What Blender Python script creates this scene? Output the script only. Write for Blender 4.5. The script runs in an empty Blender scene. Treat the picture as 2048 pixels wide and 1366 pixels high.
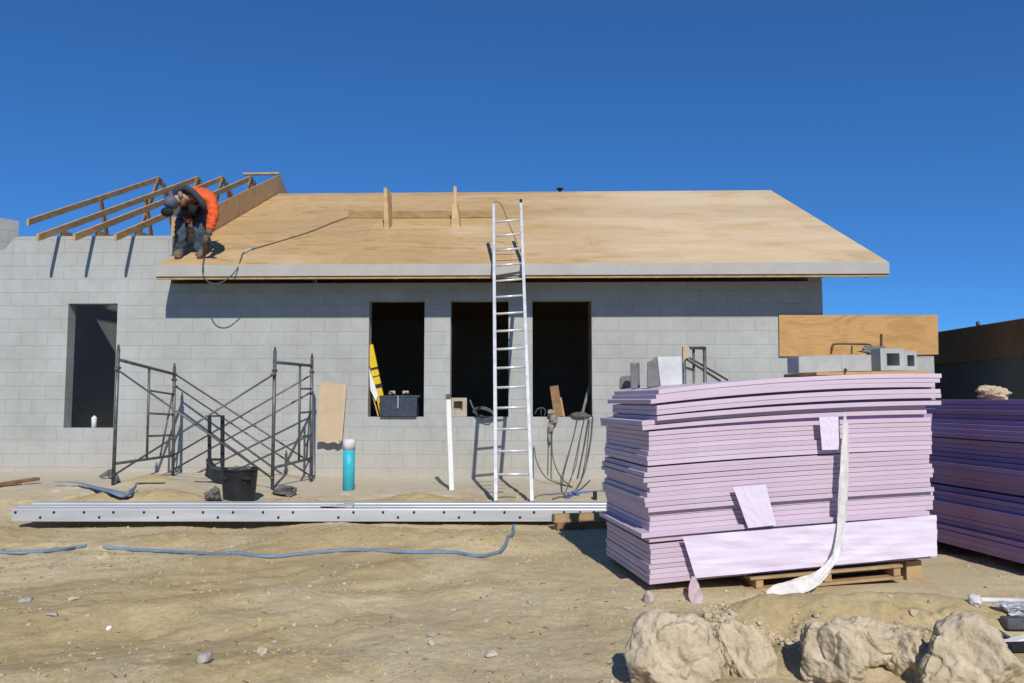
import bpy, math, random
import numpy as np
from mathutils import Vector, Matrix, noise as mnoise
random.seed(7)
R_ = math.radians
C = bpy.context.scene.collection
SC = bpy.context.scene

# ------------------------------------------------------------------ camera model
F = 1600.0                      # focal length in pixels of a 2048 wide picture
EYE = 1.2
PITCH = math.atan(117.0 / F)    # camera looks slightly up
CAM = Vector((0, 0, EYE))
FW = Vector((0, math.cos(PITCH), math.sin(PITCH)))
UP = Vector((0, -math.sin(PITCH), math.cos(PITCH)))

def ray(px, py):
    return FW + Vector((1, 0, 0)) * ((px - 1024) / F) + UP * ((683 - py) / F)

def P(px, py, Y):
    d = ray(px, py)
    return CAM + d * (Y / d.y)

# house frame: u along the front wall, v into the house
HA = R_(1.5)
HO = Vector((0, 11.85, 0))
UV = Vector((math.cos(HA), -math.sin(HA), 0))
VV = Vector((math.sin(HA), math.cos(HA), 0))
ZV = Vector((0, 0, 1))

def W(px, py, v):               # pixel on the plane v = const, house coordinates
    d = ray(px, py)
    s = ((HO - CAM).dot(VV) + v) / d.dot(VV)
    q = CAM + d * s - HO
    return Vector((q.dot(UV), q.dot(VV), q.z))

def HW(u, v=None, z=None):      # house coordinates to world
    if v is None:
        u, v, z = u
    return HO + UV * u + VV * v + ZV * z

# ------------------------------------------------------------------ mesh builder
class MB:
    def __init__(s):
        s.v = []; s.f = []
    def add(s, vs, fs):
        o = len(s.v)
        s.v += [Vector(p) for p in vs]
        s.f += [tuple(i + o for i in f) for f in fs]
        return s
    def box(s, c, size, rot=None):
        hx, hy, hz = [a / 2 for a in size]
        vs = [Vector((x, y, z)) for x in (-hx, hx) for y in (-hy, hy) for z in (-hz, hz)]
        if rot is not None:
            if not isinstance(rot, Matrix):
                rot = Matrix.Rotation(rot, 3, 'Z')
            vs = [rot @ p for p in vs]
        c = Vector(c)
        return s.add([p + c for p in vs], [(0, 1, 3, 2), (4, 6, 7, 5), (0, 4, 5, 1), (2, 3, 7, 6), (0, 2, 6, 4), (1, 5, 7, 3)])
    def hexa(s, q):             # 8 points: bottom ring 4, top ring 4
        return s.add(q, [(3, 2, 1, 0), (4, 5, 6, 7), (0, 1, 5, 4), (1, 2, 6, 5), (2, 3, 7, 6), (3, 0, 4, 7)])
    def beam(s, a, b, w, h, up=ZV):
        a = Vector(a); b = Vector(b)
        t = (b - a).normalized()
        sd = t.cross(Vector(up))
        if sd.length < 1e-4:
            sd = t.cross(Vector((0, 1, 0)))
        sd.normalize(); u2 = sd.cross(t)
        r = [sd * (-w / 2) + u2 * (-h / 2), sd * (w / 2) + u2 * (-h / 2), sd * (w / 2) + u2 * (h / 2), sd * (-w / 2) + u2 * (h / 2)]
        return s.hexa([a + k for k in r] + [b + k for k in r])
    def prism(s, poly, vec):
        n = len(poly); vec = Vector(vec)
        vs = [Vector(p) for p in poly] + [Vector(p) + vec for p in poly]
        fs = [tuple(range(n))[::-1], tuple(range(n, 2 * n))]
        for i in range(n):
            j = (i + 1) % n
            fs.append((i, j, n + j, n + i))
        return s.add(vs, fs)
    def tube(s, pts, r, n=8, flat=None):
        pts = [Vector(p) for p in pts]
        m = len(pts); rs = r if isinstance(r, (list, tuple)) else [r] * m
        t0 = (pts[1] - pts[0]).normalized()
        ref = ZV if abs(t0.z) < 0.9 else Vector((1, 0, 0))
        nx = t0.cross(ref).normalized()
        vs = []
        for i in range(m):
            t = (pts[min(i + 1, m - 1)] - pts[max(i - 1, 0)]).normalized()
            nx = (nx - t * nx.dot(t)).normalized(); ny = t.cross(nx)
            for k in range(n):
                a = 2 * math.pi * k / n
                fy = flat if flat else 1.0
                vs.append(pts[i] + nx * (math.cos(a) * rs[i]) + ny * (math.sin(a) * rs[i] * fy))
        fs = [tuple(range(n))[::-1], tuple(range((m - 1) * n, m * n))]
        for i in range(m - 1):
            for k in range(n):
                k2 = (k + 1) % n
                fs.append((i * n + k, i * n + k2, (i + 1) * n + k2, (i + 1) * n + k))
        return s.add(vs, fs)
    def lathe(s, c, prof, n=24):
        c = Vector(c); m = len(prof)
        vs = [c + Vector((r * math.cos(2 * math.pi * k / n), r * math.sin(2 * math.pi * k / n), z)) for r, z in prof for k in range(n)]
        fs = [tuple(range(n))[::-1], tuple(range((m - 1) * n, m * n))]
        for i in range(m - 1):
            for k in range(n):
                k2 = (k + 1) % n
                fs.append((i * n + k, i * n + k2, (i + 1) * n + k2, (i + 1) * n + k))
        return s.add(vs, fs)
    def ball(s, c, rad, n=3, amp=0.0, fr=1.0, seed=0, rot=None, squash=None, facet=0.0):
        import bmesh
        bm = bmesh.new()
        bmesh.ops.create_icosphere(bm, subdivisions=n, radius=1.0)
        c = Vector(c); off = Vector((seed * 7.3, seed * 3.1, -seed * 5.7))
        rnd = random.Random(seed)
        planes = []
        if facet:
            for _ in range(10):
                d = Vector((rnd.gauss(0, 1), rnd.gauss(0, 1), rnd.gauss(0, 1))).normalized()
                planes.append((d, rnd.uniform(1 - facet, 0.97)))
        vs = []
        for v in bm.verts:
            p = v.co.copy(); k = p.normalized()
            for d, t in planes:
                dd = k.dot(d)
                if dd > 0 and p.dot(d) > t:
                    p -= d * (p.dot(d) - t)
            if amp:
                q = k * fr + off
                p += k * amp * (mnoise.fractal(q, 0.9, 2.1, 5) if n > 3 else mnoise.noise(q) + .5 * mnoise.noise(q * 2.3))
            p = Vector((p.x * rad[0], p.y * rad[1], p.z * rad[2]))
            if rot is not None:
                p = rot @ p
            vs.append(p + c)
        fs = [tuple(v.index for v in f.verts) for f in bm.faces]
        bm.free()
        return s.add(vs, fs)
    def build(s, name, mat, parent=None, smooth=False, bevel=0, local=False, seg=1):
        """one mesh object; vertices are world points unless local=True (house coordinates)"""
        if parent is not None:
            org = Vector((0, 0, 0)) if local else ORG.get(parent.name, Vector((0, 0, 0)))
            loc = Vector((0, 0, 0))
        else:
            xs = [p.x for p in s.v]; ys = [p.y for p in s.v]; zs = [p.z for p in s.v]
            org = Vector(((min(xs) + max(xs)) / 2, (min(ys) + max(ys)) / 2, min(zs)))
            loc = org
        me = bpy.data.meshes.new(name)
        me.from_pydata([tuple(p - org) for p in s.v], [], s.f)
        me.update()
        import bmesh
        bm = bmesh.new(); bm.from_mesh(me)
        bmesh.ops.recalc_face_normals(bm, faces=bm.faces)
        bm.to_mesh(me); bm.free()
        return link(name, me, mat, parent, loc, org, smooth, bevel, seg)

ORG = {}
def link(name, me, mat, parent=None, loc=(0, 0, 0), org=None, smooth=False, bevel=0, seg=1):
    o = bpy.data.objects.new(name, me); C.objects.link(o)
    if mat:
        me.materials.append(mat)
    o.location = loc
    if parent is not None:
        o.parent = parent
    ORG[o.name] = Vector(org) if org is not None else Vector(loc)
    if smooth:
        for p in me.polygons:
            p.use_smooth = True
    if bevel:
        b = o.modifiers.new('bevel', 'BEVEL'); b.width = bevel; b.segments = seg; b.limit_method = 'ANGLE'; b.angle_limit = R_(35)
    return o

def thing(name, label, cat, loc, group=None):
    o = bpy.data.objects.new(name, None); C.objects.link(o)
    o.location = loc; o.empty_display_size = 0.1
    ORG[o.name] = Vector(loc)
    return tag(o, label, cat, group)

def tag(o, label, cat, group=None):
    o['label'] = label; o['category'] = cat
    if group:
        o['group'] = group
    return o

def spline(pts, k=8):           # Catmull-Rom through points
    pts = [Vector(p) for p in pts]
    q = [pts[0] * 2 - pts[1]] + pts + [pts[-1] * 2 - pts[-2]]
    out = []
    for i in range(1, len(q) - 2):
        p0, p1, p2, p3 = q[i - 1:i + 3]
        for j in range(k):
            t = j / k
            out.append(0.5 * ((2 * p1) + (p2 - p0) * t + (2 * p0 - 5 * p1 + 4 * p2 - p3) * t * t + (3 * p1 - p0 - 3 * p2 + p3) * t ** 3))
    out.append(pts[-1])
    return out

def skin(chain, edges, name, mat, parent, sub=2, root=0, wr=0, wf=11.0):
    """grow one continuous surface on a skeleton: chain = [(point, rx, ry)]"""
    org = ORG[parent.name]
    me = bpy.data.meshes.new(name + '_skel')
    me.from_pydata([tuple(Vector(c[0]) - org) for c in chain], edges, [])
    o = bpy.data.objects.new(name + '_skel', me); C.objects.link(o)
    o.modifiers.new('skin', 'SKIN')
    sv = me.skin_vertices[0].data if len(me.skin_vertices) else None
    if sv is None:
        import bmesh
        bm = bmesh.new(); bm.from_mesh(me); bm.verts.layers.skin.verify(); bm.to_mesh(me); bm.free()
        sv = me.skin_vertices[0].data
    for i, c in enumerate(chain):
        sv[i].radius = (c[1], c[2] if len(c) > 2 else c[1]); sv[i].use_root = (i == root)
    m = o.modifiers.new('sub', 'SUBSURF'); m.levels = sub; m.render_levels = sub
    dg = bpy.context.evaluated_depsgraph_get(); dg.update()
    out = bpy.data.meshes.new_from_object(o.evaluated_get(dg))
    bpy.data.objects.remove(o); bpy.data.meshes.remove(me)
    if wr:
        for v in out.vertices:
            q = Vector((v.co.x * wf, v.co.y * wf, v.co.z * wf * 1.9))
            v.co += v.normal * wr * (mnoise.noise(q) + .6 * (1 - 2 * abs(mnoise.noise(q * 1.7 + Vector((9, 2, 4))))))
    out.name = name; out.materials.clear()
    return link(name, out, mat, parent, (0, 0, 0), org, smooth=True)

# ------------------------------------------------------------------ materials
def nt(name):
    m = bpy.data.materials.new(name); m.use_nodes = True
    t = m.node_tree; b = t.nodes['Principled BSDF']
    return m, t, b

def N(t, kind, **kw):
    n = t.nodes.new(kind)
    for k, v in kw.items():
        if k in n.inputs:
            n.inputs[k].default_value = v
        else:
            setattr(n, k, v)
    return n

def ramp(t, fac, stops):
    r = t.nodes.new('ShaderNodeValToRGB')
    e = r.color_ramp.elements
    while len(e) < len(stops):
        e.new(0.5)
    for i, (p, c) in enumerate(stops):
        e[i].position = p; e[i].color = (*c, 1)
    t.links.new(fac, r.inputs[0])
    return r.outputs[0]

def mixc(t, a, b, fac, mode='MIX'):
    m = t.nodes.new('ShaderNodeMix'); m.data_type = 'RGBA'; m.blend_type = mode
    for s, v in ((6, a), (7, b), (0, fac)):
        if hasattr(v, 'links'):
            t.links.new(v, m.inputs[s])
        elif isinstance(v, (int, float)):
            m.inputs[s].default_value = v
        else:
            m.inputs[s].default_value = (*v, 1)
    return m.outputs[2]

def coords(t, scale=(1, 1, 1), rot=(0, 0, 0)):
    c = t.nodes.new('ShaderNodeTexCoord'); mp = t.nodes.new('ShaderNodeMapping')
    mp.inputs['Scale'].default_value = scale; mp.inputs['Rotation'].default_value = rot
    t.links.new(c.outputs['Object'], mp.inputs[0])
    return mp.outputs[0]

def noise(t, vec, scale, detail=5, rough=0.55, dist=0.0):
    n = N(t, 'ShaderNodeTexNoise', Scale=scale, Detail=detail, Roughness=rough, Distortion=dist)
    t.links.new(vec, n.inputs['Vector'])
    return n.outputs['Fac']

def bump(t, b, h, dist, strength=1.0, prev=None):
    n = N(t, 'ShaderNodeBump', Strength=strength, Distance=dist)
    t.links.new(h, n.inputs['Height'])
    if prev is not None:
        t.links.new(prev, n.inputs['Normal'])
    t.links.new(n.outputs[0], b.inputs['Normal'])
    return n.outputs[0]

def simple(name, c1, c2=None, scale=6, rough=0.7, metal=0.0, bmp=0.0, bscale=None, stretch=(1, 1, 1), rnd=0.0, spec=0.3):
    m, t, b = nt(name)
    v = coords(t, stretch)
    f = noise(t, v, scale, 6, 0.6)
    c2 = c2 or tuple(x * 0.75 for x in c1)
    col = ramp(t, f, [(0.35, c2), (0.65, c1)])
    if rnd:
        oi = t.nodes.new('ShaderNodeObjectInfo')
        hv = N(t, 'ShaderNodeHueSaturation')
        mr = N(t, 'ShaderNodeMapRange'); mr.inputs[3].default_value = 1 - rnd; mr.inputs[4].default_value = 1 + rnd
        t.links.new(oi.outputs['Random'], mr.inputs[0]); t.links.new(mr.outputs[0], hv.inputs['Value'])
        t.links.new(col, hv.inputs['Color']); col = hv.outputs[0]
    t.links.new(col, b.inputs['Base Color'])
    rr = N(t, 'ShaderNodeMapRange'); rr.inputs[3].default_value = max(0.05, rough - 0.1); rr.inputs[4].default_value = min(1, rough + 0.12)
    t.links.new(f, rr.inputs[0]); t.links.new(rr.outputs[0], b.inputs['Roughness'])
    b.inputs['Metallic'].default_value = metal
    b.inputs['Specular IOR Level'].default_value = spec
    if bmp:
        bump(t, b, noise(t, v, bscale or scale * 4, 5), bmp, 0.8)
    return m

def block_mat(name, axis='X', base=(0.40, 0.41, 0.395), offx=0.0, offz=0.0):
    m, t, b = nt(name)
    c = t.nodes.new('ShaderNodeTexCoord'); sp = t.nodes.new('ShaderNodeSeparateXYZ'); cb = t.nodes.new('ShaderNodeCombineXYZ')
    t.links.new(c.outputs['Object'], sp.inputs[0])
    wob = noise(t, c.outputs['Object'], 3.0, 2)
    def off(sock, o, k=0.0):
        a = N(t, 'ShaderNodeMath', operation='ADD'); a.inputs[1].default_value = o
        t.links.new(sock, a.inputs[0])
        if not k:
            return a.outputs[0]
        q = N(t, 'ShaderNodeMath', operation='MULTIPLY_ADD'); q.inputs[1].default_value = k
        t.links.new(wob, q.inputs[0]); t.links.new(a.outputs[0], q.inputs[2])
        return q.outputs[0]
    t.links.new(off(sp.outputs[0 if axis == 'X' else 1], offx, 0.012), cb.inputs[0]); t.links.new(off(sp.outputs[2], offz, 0.01), cb.inputs[1])
    br = N(t, 'ShaderNodeTexBrick', offset=0.5, squash=1.0)
    br.inputs['Scale'].default_value = 1.0; br.inputs['Mortar Size'].default_value = 0.0045; br.inputs['Mortar Smooth'].default_value = 0.35
    br.inputs['Brick Width'].default_value = 0.40; br.inputs['Row Height'].default_value = 0.202; br.inputs['Bias'].default_value = 0.0
    br.inputs['Color1'].default_value = (*[x * 1.02 for x in base], 1)
    br.inputs['Color2'].default_value = (*[x * 0.98 for x in base], 1)
    br.inputs['Mortar'].default_value = (base[0] * 0.86, base[1] * 0.855, base[2] * 0.85, 1)
    t.links.new(cb.outputs[0], br.inputs['Vector'])
    v = c.outputs['Object']
    big = noise(t, v, 0.9, 6, 0.6); fine = noise(t, v, 55, 4, 0.7); mid = noise(t, v, 7, 5, 0.65)
    col = mixc(t, br.outputs['Color'], ramp(t, big, [(0.3, (0.83, 0.82, 0.80)), (0.7, (1.07, 1.07, 1.07))]), 1.0, 'MULTIPLY')
    col = mixc(t, col, ramp(t, mid, [(0.3, (0.93, 0.92, 0.91)), (0.7, (1.03, 1.03, 1.03))]), 1.0, 'MULTIPLY')
    col = mixc(t, col, ramp(t, fine, [(0.3, (0.90, 0.90, 0.90)), (0.7, (1.05, 1.05, 1.05))]), 1.0, 'MULTIPLY')
    # splashed soil on the lowest courses
    dn = N(t, 'ShaderNodeMapRange'); dn.inputs[1].default_value = 0.75; dn.inputs[2].default_value = 0.1; dn.inputs[3].default_value = 0; dn.inputs[4].default_value = 1
    t.links.new(sp.outputs[2], dn.inputs[0])
    dm = N(t, 'ShaderNodeMath', operation='MULTIPLY'); t.links.new(dn.outputs[0], dm.inputs[0]); t.links.new(mid, dm.inputs[1])
    col = mixc(t, col, (0.42, 0.37, 0.29), dm.outputs[0])
    t.links.new(col, b.inputs['Base Color'])
    b.inputs['Roughness'].default_value = 0.9; b.inputs['Specular IOR Level'].default_value = 0.15
    inv = N(t, 'ShaderNodeMath', operation='SUBTRACT'); inv.inputs[0].default_value = 1.0; t.links.new(br.outputs['Fac'], inv.inputs[1])
    n1 = bump(t, b, inv.outputs[0], 0.004, 0.7)
    bump(t, b, fine, 0.003, 0.5, n1)
    return m

def ply_mat(name, c1, c2, seams=None, sc=1.0, wash=None):
    m, t, b = nt(name)
    v = coords(t, (0.6 * sc, 1.7 * sc, 1.7 * sc))
    wv = noise(t, v, 1.3, 7, 0.62, 2.2)
    gr = noise(t, coords(t, (1.2, 26, 26)), 2.5, 4, 0.6)
    kn = noise(t, coords(t, (3, 5, 5)), 3.2, 3, 0.5)
    dark = tuple(x * 0.74 for x in c2)
    col = ramp(t, wv, [(0.30, dark), (0.42, c2), (0.52, c1), (0.60, c2), (0.72, c1)])
    col = mixc(t, col, ramp(t, gr, [(0.3, (0.88, 0.86, 0.83)), (0.7, (1.05, 1.05, 1.05))]), 0.8, 'MULTIPLY')
    col = mixc(t, col, ramp(t, kn, [(0.24, (0.62, 0.52, 0.42)), (0.31, (1, 1, 1))]), 0.6, 'MULTIPLY')
    if wash:      # sun-bleached, worn pale sheets, plus painted-in glancing sunlight toward the right
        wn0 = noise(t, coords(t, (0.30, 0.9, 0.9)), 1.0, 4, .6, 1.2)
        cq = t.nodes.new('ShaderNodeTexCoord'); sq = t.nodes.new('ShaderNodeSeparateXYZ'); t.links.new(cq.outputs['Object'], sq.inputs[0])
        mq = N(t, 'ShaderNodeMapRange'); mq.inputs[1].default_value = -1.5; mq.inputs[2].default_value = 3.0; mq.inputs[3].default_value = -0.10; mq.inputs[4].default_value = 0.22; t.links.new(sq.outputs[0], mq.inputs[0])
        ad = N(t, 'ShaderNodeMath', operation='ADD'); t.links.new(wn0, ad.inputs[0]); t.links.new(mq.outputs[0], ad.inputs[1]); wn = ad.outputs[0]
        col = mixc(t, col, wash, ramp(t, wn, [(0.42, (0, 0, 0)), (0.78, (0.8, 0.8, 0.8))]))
    if seams:
        c = t.nodes.new('ShaderNodeTexCoord'); sp = t.nodes.new('ShaderNodeSeparateXYZ'); cb = t.nodes.new('ShaderNodeCombineXYZ')
        t.links.new(c.outputs['Object'], sp.inputs[0]); t.links.new(sp.outputs[0], cb.inputs[0]); t.links.new(sp.outputs[1], cb.inputs[1])
        br = N(t, 'ShaderNodeTexBrick', offset=0.5)
        br.inputs['Scale'].default_value = 1.0; br.inputs['Mortar Size'].default_value = 0.003; br.inputs['Mortar Smooth'].default_value = 0.3
        br.inputs['Brick Width'].default_value = seams[0]; br.inputs['Row Height'].default_value = seams[1]
        br.inputs['Color1'].default_value = (1.06, 1.055, 1.04, 1); br.inputs['Color2'].default_value = (0.92, 0.905, 0.88, 1); br.inputs['Mortar'].default_value = (0.70, 0.66, 0.60, 1)
        t.links.new(cb.outputs[0], br.inputs['Vector'])
        col = mixc(t, col, br.outputs['Color'], 1.0, 'MULTIPLY')
    t.links.new(col, b.inputs['Base Color'])
    b.inputs['Roughness'].default_value = 0.62; b.inputs['Specular IOR Level'].default_value = 0.35
    bump(t, b, gr, 0.002, 0.5)
    return m

def ground_mat():
    m, t, b = nt('sandy_soil')
    c = t.nodes.new('ShaderNodeTexCoord'); v = c.outputs['Object']
    big = noise(t, v, 0.55, 6, 0.6, 0.6); mid = noise(t, v, 3.2, 6, 0.65, 0.4); fine = noise(t, v, 38, 6, 0.72); grit = noise(t, v, 210, 3, 0.7)
    col = ramp(t, big, [(0.32, (0.475, 0.37, 0.205)), (0.52, (0.545, 0.45, 0.28)), (0.70, (0.575, 0.495, 0.33))])
    col = mixc(t, col, ramp(t, mid, [(0.3, (0.88, 0.86, 0.83)), (0.55, (1, 1, 1)), (0.75, (1.07, 1.07, 1.07))]), 1.0, 'MULTIPLY')
    col = mixc(t, col, ramp(t, fine, [(0.3, (0.74, 0.71, 0.67)), (0.5, (1, 1, 1)), (0.7, (1.13, 1.13, 1.13))]), 0.8, 'MULTIPLY')
    col = mixc(t, col, ramp(t, grit, [(0.3, (0.78, 0.76, 0.72)), (0.68, (1.12, 1.12, 1.12))]), 0.7, 'MULTIPLY')
    vo = N(t, 'ShaderNodeTexVoronoi', Scale=46.0); t.links.new(v, vo.inputs['Vector'])
    spk = N(t, 'ShaderNodeMath', operation='LESS_THAN'); spk.inputs[1].default_value = 0.17; t.links.new(vo.outputs['Distance'], spk.inputs[0])
    sp2 = N(t, 'ShaderNodeMath', operation='MULTIPLY'); t.links.new(spk.outputs[0], sp2.inputs[0])
    gt = N(t, 'ShaderNodeMath', operation='GREATER_THAN'); gt.inputs[1].default_value = 0.85
    sx = t.nodes.new('ShaderNodeSeparateXYZ'); t.links.new(vo.outputs['Color'], sx.inputs[0]); t.links.new(sx.outputs[0], gt.inputs[0]); t.links.new(gt.outputs[0], sp2.inputs[1])
    col = mixc(t, col, ramp(t, sx.outputs[1], [(0.4, (0.2, 0.15, 0.09)), (0.6, (0.62, 0.56, 0.45))]), sp2.outputs[0])
    at = t.nodes.new('ShaderNodeAttribute'); at.attribute_name = 'pile'
    pf = N(t, 'ShaderNodeMath', operation='MULTIPLY'); pf.inputs[1].default_value = 0.85; t.links.new(at.outputs['Fac'], pf.inputs[0])
    # pale cement dust on the hard strip beside the wall
    sp = t.nodes.new('ShaderNodeSeparateXYZ'); t.links.new(v, sp.inputs[0])
    mr = N(t, 'ShaderNodeMapRange'); mr.inputs[1].default_value = 8.9; mr.inputs[2].default_value = 10.4; t.links.new(sp.outputs[1], mr.inputs[0])
    mm = N(t, 'ShaderNodeMath', operation='MULTIPLY'); t.links.new(mr.outputs[0], mm.inputs[0]); t.links.new(ramp(t, mid, [(0.3, (0.35,) * 3), (0.6, (0.95,) * 3)]), mm.inputs[1])
    col = mixc(t, col, (0.50, 0.455, 0.37), mm.outputs[0])
    pc = mixc(t, ramp(t, mid, [(0.3, (0.39, 0.295, 0.148)), (0.7, (0.49, 0.385, 0.208))]), ramp(t, fine, [(0.3, (0.80, 0.78, 0.75)), (0.68, (1.1, 1.1, 1.1))]), 0.8, 'MULTIPLY')
    col = mixc(t, col, pc, pf.outputs[0])
    t.links.new(col, b.inputs['Base Color'])
    b.inputs['Roughness'].default_value = 0.97; b.inputs['Specular IOR Level'].default_value = 0.08
    n1 = bump(t, b, mid, 0.015, 0.3)
    n2 = bump(t, b, fine, 0.012, 0.8, n1)
    bump(t, b, grit, 0.003, 0.8, n2)
    return m

def foam_mat(name, c1, c2):
    m, t, b = nt(name)
    v = coords(t); f = noise(t, v, 5, 6, 0.65); g = noise(t, coords(t, (3, 3, 14)), 30, 4, 0.7)
    col = ramp(t, f, [(0.3, c2), (0.68, c1)])
    oi = t.nodes.new('ShaderNodeObjectInfo')
    col = mixc(t, col, ramp(t, oi.outputs['Random'], [(0.0, (0.90, 0.87, 0.89)), (1.0, (1.06, 1.06, 1.07))]), 1.0, 'MULTIPLY')
    col = mixc(t, col, ramp(t, g, [(0.28, (0.84, 0.8, 0.82)), (0.5, (1, 1, 1))]), 0.6, 'MULTIPLY')
    t.links.new(col, b.inputs['Base Color'])
    b.inputs['Roughness'].default_value = 0.55; b.inputs['Specular IOR Level'].default_value = 0.3
    b.inputs['Subsurface Weight'].default_value = 0.0
    bump(t, b, g, 0.002, 0.5)
    return m

M = {}
M['block'] = block_mat('grey_concrete_block', 'X')
M['block_side'] = block_mat('grey_concrete_block_side', 'Y')
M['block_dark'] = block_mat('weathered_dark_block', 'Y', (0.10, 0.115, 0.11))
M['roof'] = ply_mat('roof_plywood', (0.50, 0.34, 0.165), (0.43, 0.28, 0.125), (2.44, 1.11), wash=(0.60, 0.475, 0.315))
M['ply'] = ply_mat('orange_plywood', (0.49, 0.285, 0.105), (0.42, 0.235, 0.08))
M['ply_gable'] = ply_mat('gable_plywood', (0.50, 0.325, 0.155), (0.43, 0.265, 0.12))
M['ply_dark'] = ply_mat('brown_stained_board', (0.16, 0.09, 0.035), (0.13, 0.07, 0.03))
M['ply_mid'] = ply_mat('toe_board_plywood', (0.37, 0.24, 0.115), (0.30, 0.185, 0.085))
M['lumber'] = simple('spruce_lumber', (0.47, 0.31, 0.145), (0.33, 0.20, 0.085), 5, 0.7, bmp=0.003, bscale=40, stretch=(1, 1, 3), rnd=0.12)
M['lumber_dark'] = simple('weathered_brown_lumber', (0.30, 0.17, 0.075), (0.17, 0.095, 0.045), 6, 0.75, bmp=0.004, bscale=40)
M['pallet'] = simple('pallet_wood', (0.42, 0.29, 0.15), (0.28, 0.18, 0.09), 7, 0.8, bmp=0.003, bscale=60)
M['fascia'] = simple('grey_primed_fascia', (0.40, 0.385, 0.35), (0.35, 0.335, 0.30), 2.5, 0.55, bmp=0.001)
M['soil'] = ground_mat()
M['clod'] = simple('dried_clay_clod', (0.54, 0.45, 0.32), (0.40, 0.32, 0.21), 9, 0.97, bmp=0.02, bscale=26, spec=0.08)
M['soil_crumb'] = simple('soil_crumb', (0.46, 0.36, 0.20), (0.34, 0.255, 0.135), 9, 0.97, spec=0.08)
M['stone_pale'] = simple('pale_stone', (0.52, 0.46, 0.37), (0.36, 0.31, 0.24), 20, 0.9, bmp=0.006, bscale=60)
M['stone_grey'] = simple('grey_stone', (0.42, 0.41, 0.38), (0.29, 0.27, 0.24), 20, 0.9, bmp=0.006, bscale=60)
M['steel'] = simple('galvanised_grey_scaffold_steel', (0.17, 0.175, 0.175), (0.10, 0.10, 0.10), 14, 0.5, 0.55, bmp=0.001)
M['rust'] = simple('rusty_rebar', (0.14, 0.085, 0.06), (0.07, 0.05, 0.04), 30, 0.8, 0.2)
M['alu'] = simple('ladder_aluminium', (0.72, 0.73, 0.73), (0.58, 0.59, 0.59), 9, 0.38, 0.35, spec=0.5)
M['beam'] = simple('galvanised_beam', (0.53, 0.54, 0.545), (0.43, 0.44, 0.445), 5, 0.45, 0.3, bmp=0.001, stretch=(0.25, 3, 3), spec=0.5)
M['black'] = simple('black_plastic', (0.022, 0.025, 0.028), (0.012, 0.013, 0.015), 9, 0.45, bmp=0.001)
M['blackrub'] = simple('black_rubber', (0.018, 0.018, 0.02), (0.01, 0.01, 0.011), 9, 0.8)
M['tote'] = simple('navy_plastic', (0.045, 0.06, 0.085), (0.03, 0.038, 0.055), 12, 0.5, bmp=0.002)
M['white'] = simple('white_paint', (0.74, 0.74, 0.72), (0.66, 0.65, 0.62), 8, 0.5, bmp=0.001)
M['teal'] = simple('turquoise_pipe_plastic', (0.045, 0.44, 0.52), (0.035, 0.36, 0.44), 9, 0.42, bmp=0.001)
M['card'] = simple('brown_cardboard', (0.50, 0.385, 0.255), (0.43, 0.33, 0.215), 3, 0.85, bmp=0.004, bscale=9)
M['yellow'] = simple('yellow_enamel', (0.70, 0.47, 0.02), (0.58, 0.38, 0.02), 9, 0.4)
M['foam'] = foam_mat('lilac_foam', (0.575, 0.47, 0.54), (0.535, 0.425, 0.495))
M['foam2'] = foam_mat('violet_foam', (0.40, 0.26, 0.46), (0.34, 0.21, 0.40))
M['scrap_pink'] = simple('dusty_pink_scrap', (0.52, 0.40, 0.42), (0.42, 0.31, 0.31), 22, 0.7, bmp=0.004)
M['wrap'] = simple('pale_lilac_wrap', (0.69, 0.61, 0.72), (0.67, 0.59, 0.70), 4, 0.4, bmp=0.001, bscale=7, spec=0.5)
M['strap'] = simple('white_woven_strap', (0.68, 0.655, 0.64), (0.55, 0.52, 0.49), 18, 0.6, bmp=0.003, bscale=60)
M['hose_blue'] = simple('faded_blue_hose', (0.17, 0.24, 0.34), (0.13, 0.18, 0.26), 12, 0.5)
M['hose_grey'] = simple('grey_cable', (0.12, 0.12, 0.12), (0.07, 0.07, 0.07), 20, 0.6)
M['hose_vivid'] = simple('blue_cable', (0.11, 0.17, 0.42), (0.08, 0.12, 0.30), 20, 0.5)
M['dirty'] = simple('mortar_crusted_cloth', (0.30, 0.27, 0.235), (0.16, 0.145, 0.13), 16, 0.9, bmp=0.012, bscale=25)
M['greybag'] = simple('dusty_grey_plastic', (0.16, 0.155, 0.145), (0.075, 0.075, 0.075), 14, 0.7, bmp=0.01, bscale=22)
M['conc'] = simple('grey_cast_concrete', (0.40, 0.41, 0.40), (0.33, 0.335, 0.33), 9, 0.9, bmp=0.003, bscale=70, spec=0.15)
M['conc_pale'] = simple('pale_cast_block', (0.56, 0.565, 0.55), (0.47, 0.475, 0.465), 9, 0.9, bmp=0.004, bscale=50, spec=0.15)
M['conc_tan'] = simple('tan_concrete_block', (0.42, 0.36, 0.29), (0.34, 0.285, 0.225), 9, 0.9, bmp=0.003, bscale=70, spec=0.15)
M['slate'] = simple('dark_grey_mortar_face', (0.20, 0.20, 0.195), (0.14, 0.14, 0.135), 9, 0.9, bmp=0.006, bscale=30)
M['orange'] = simple('orange_work_shirt', (0.72, 0.115, 0.03), (0.60, 0.085, 0.022), 14, 0.85, bmp=0.012, bscale=26)
M['denim'] = simple('worn_denim', (0.085, 0.105, 0.135), (0.028, 0.036, 0.05), 13, 0.9, bmp=0.01, bscale=24)
M['vest'] = simple('charcoal_vest', (0.055, 0.057, 0.065), (0.035, 0.036, 0.042), 12, 0.85, bmp=0.006, bscale=22)
M['cap'] = simple('slate_blue_cap', (0.10, 0.115, 0.17), (0.075, 0.085, 0.13), 10, 0.6)
M['skin'] = simple('skin', (0.42, 0.25, 0.17), (0.37, 0.21, 0.14), 9, 0.6)
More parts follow.
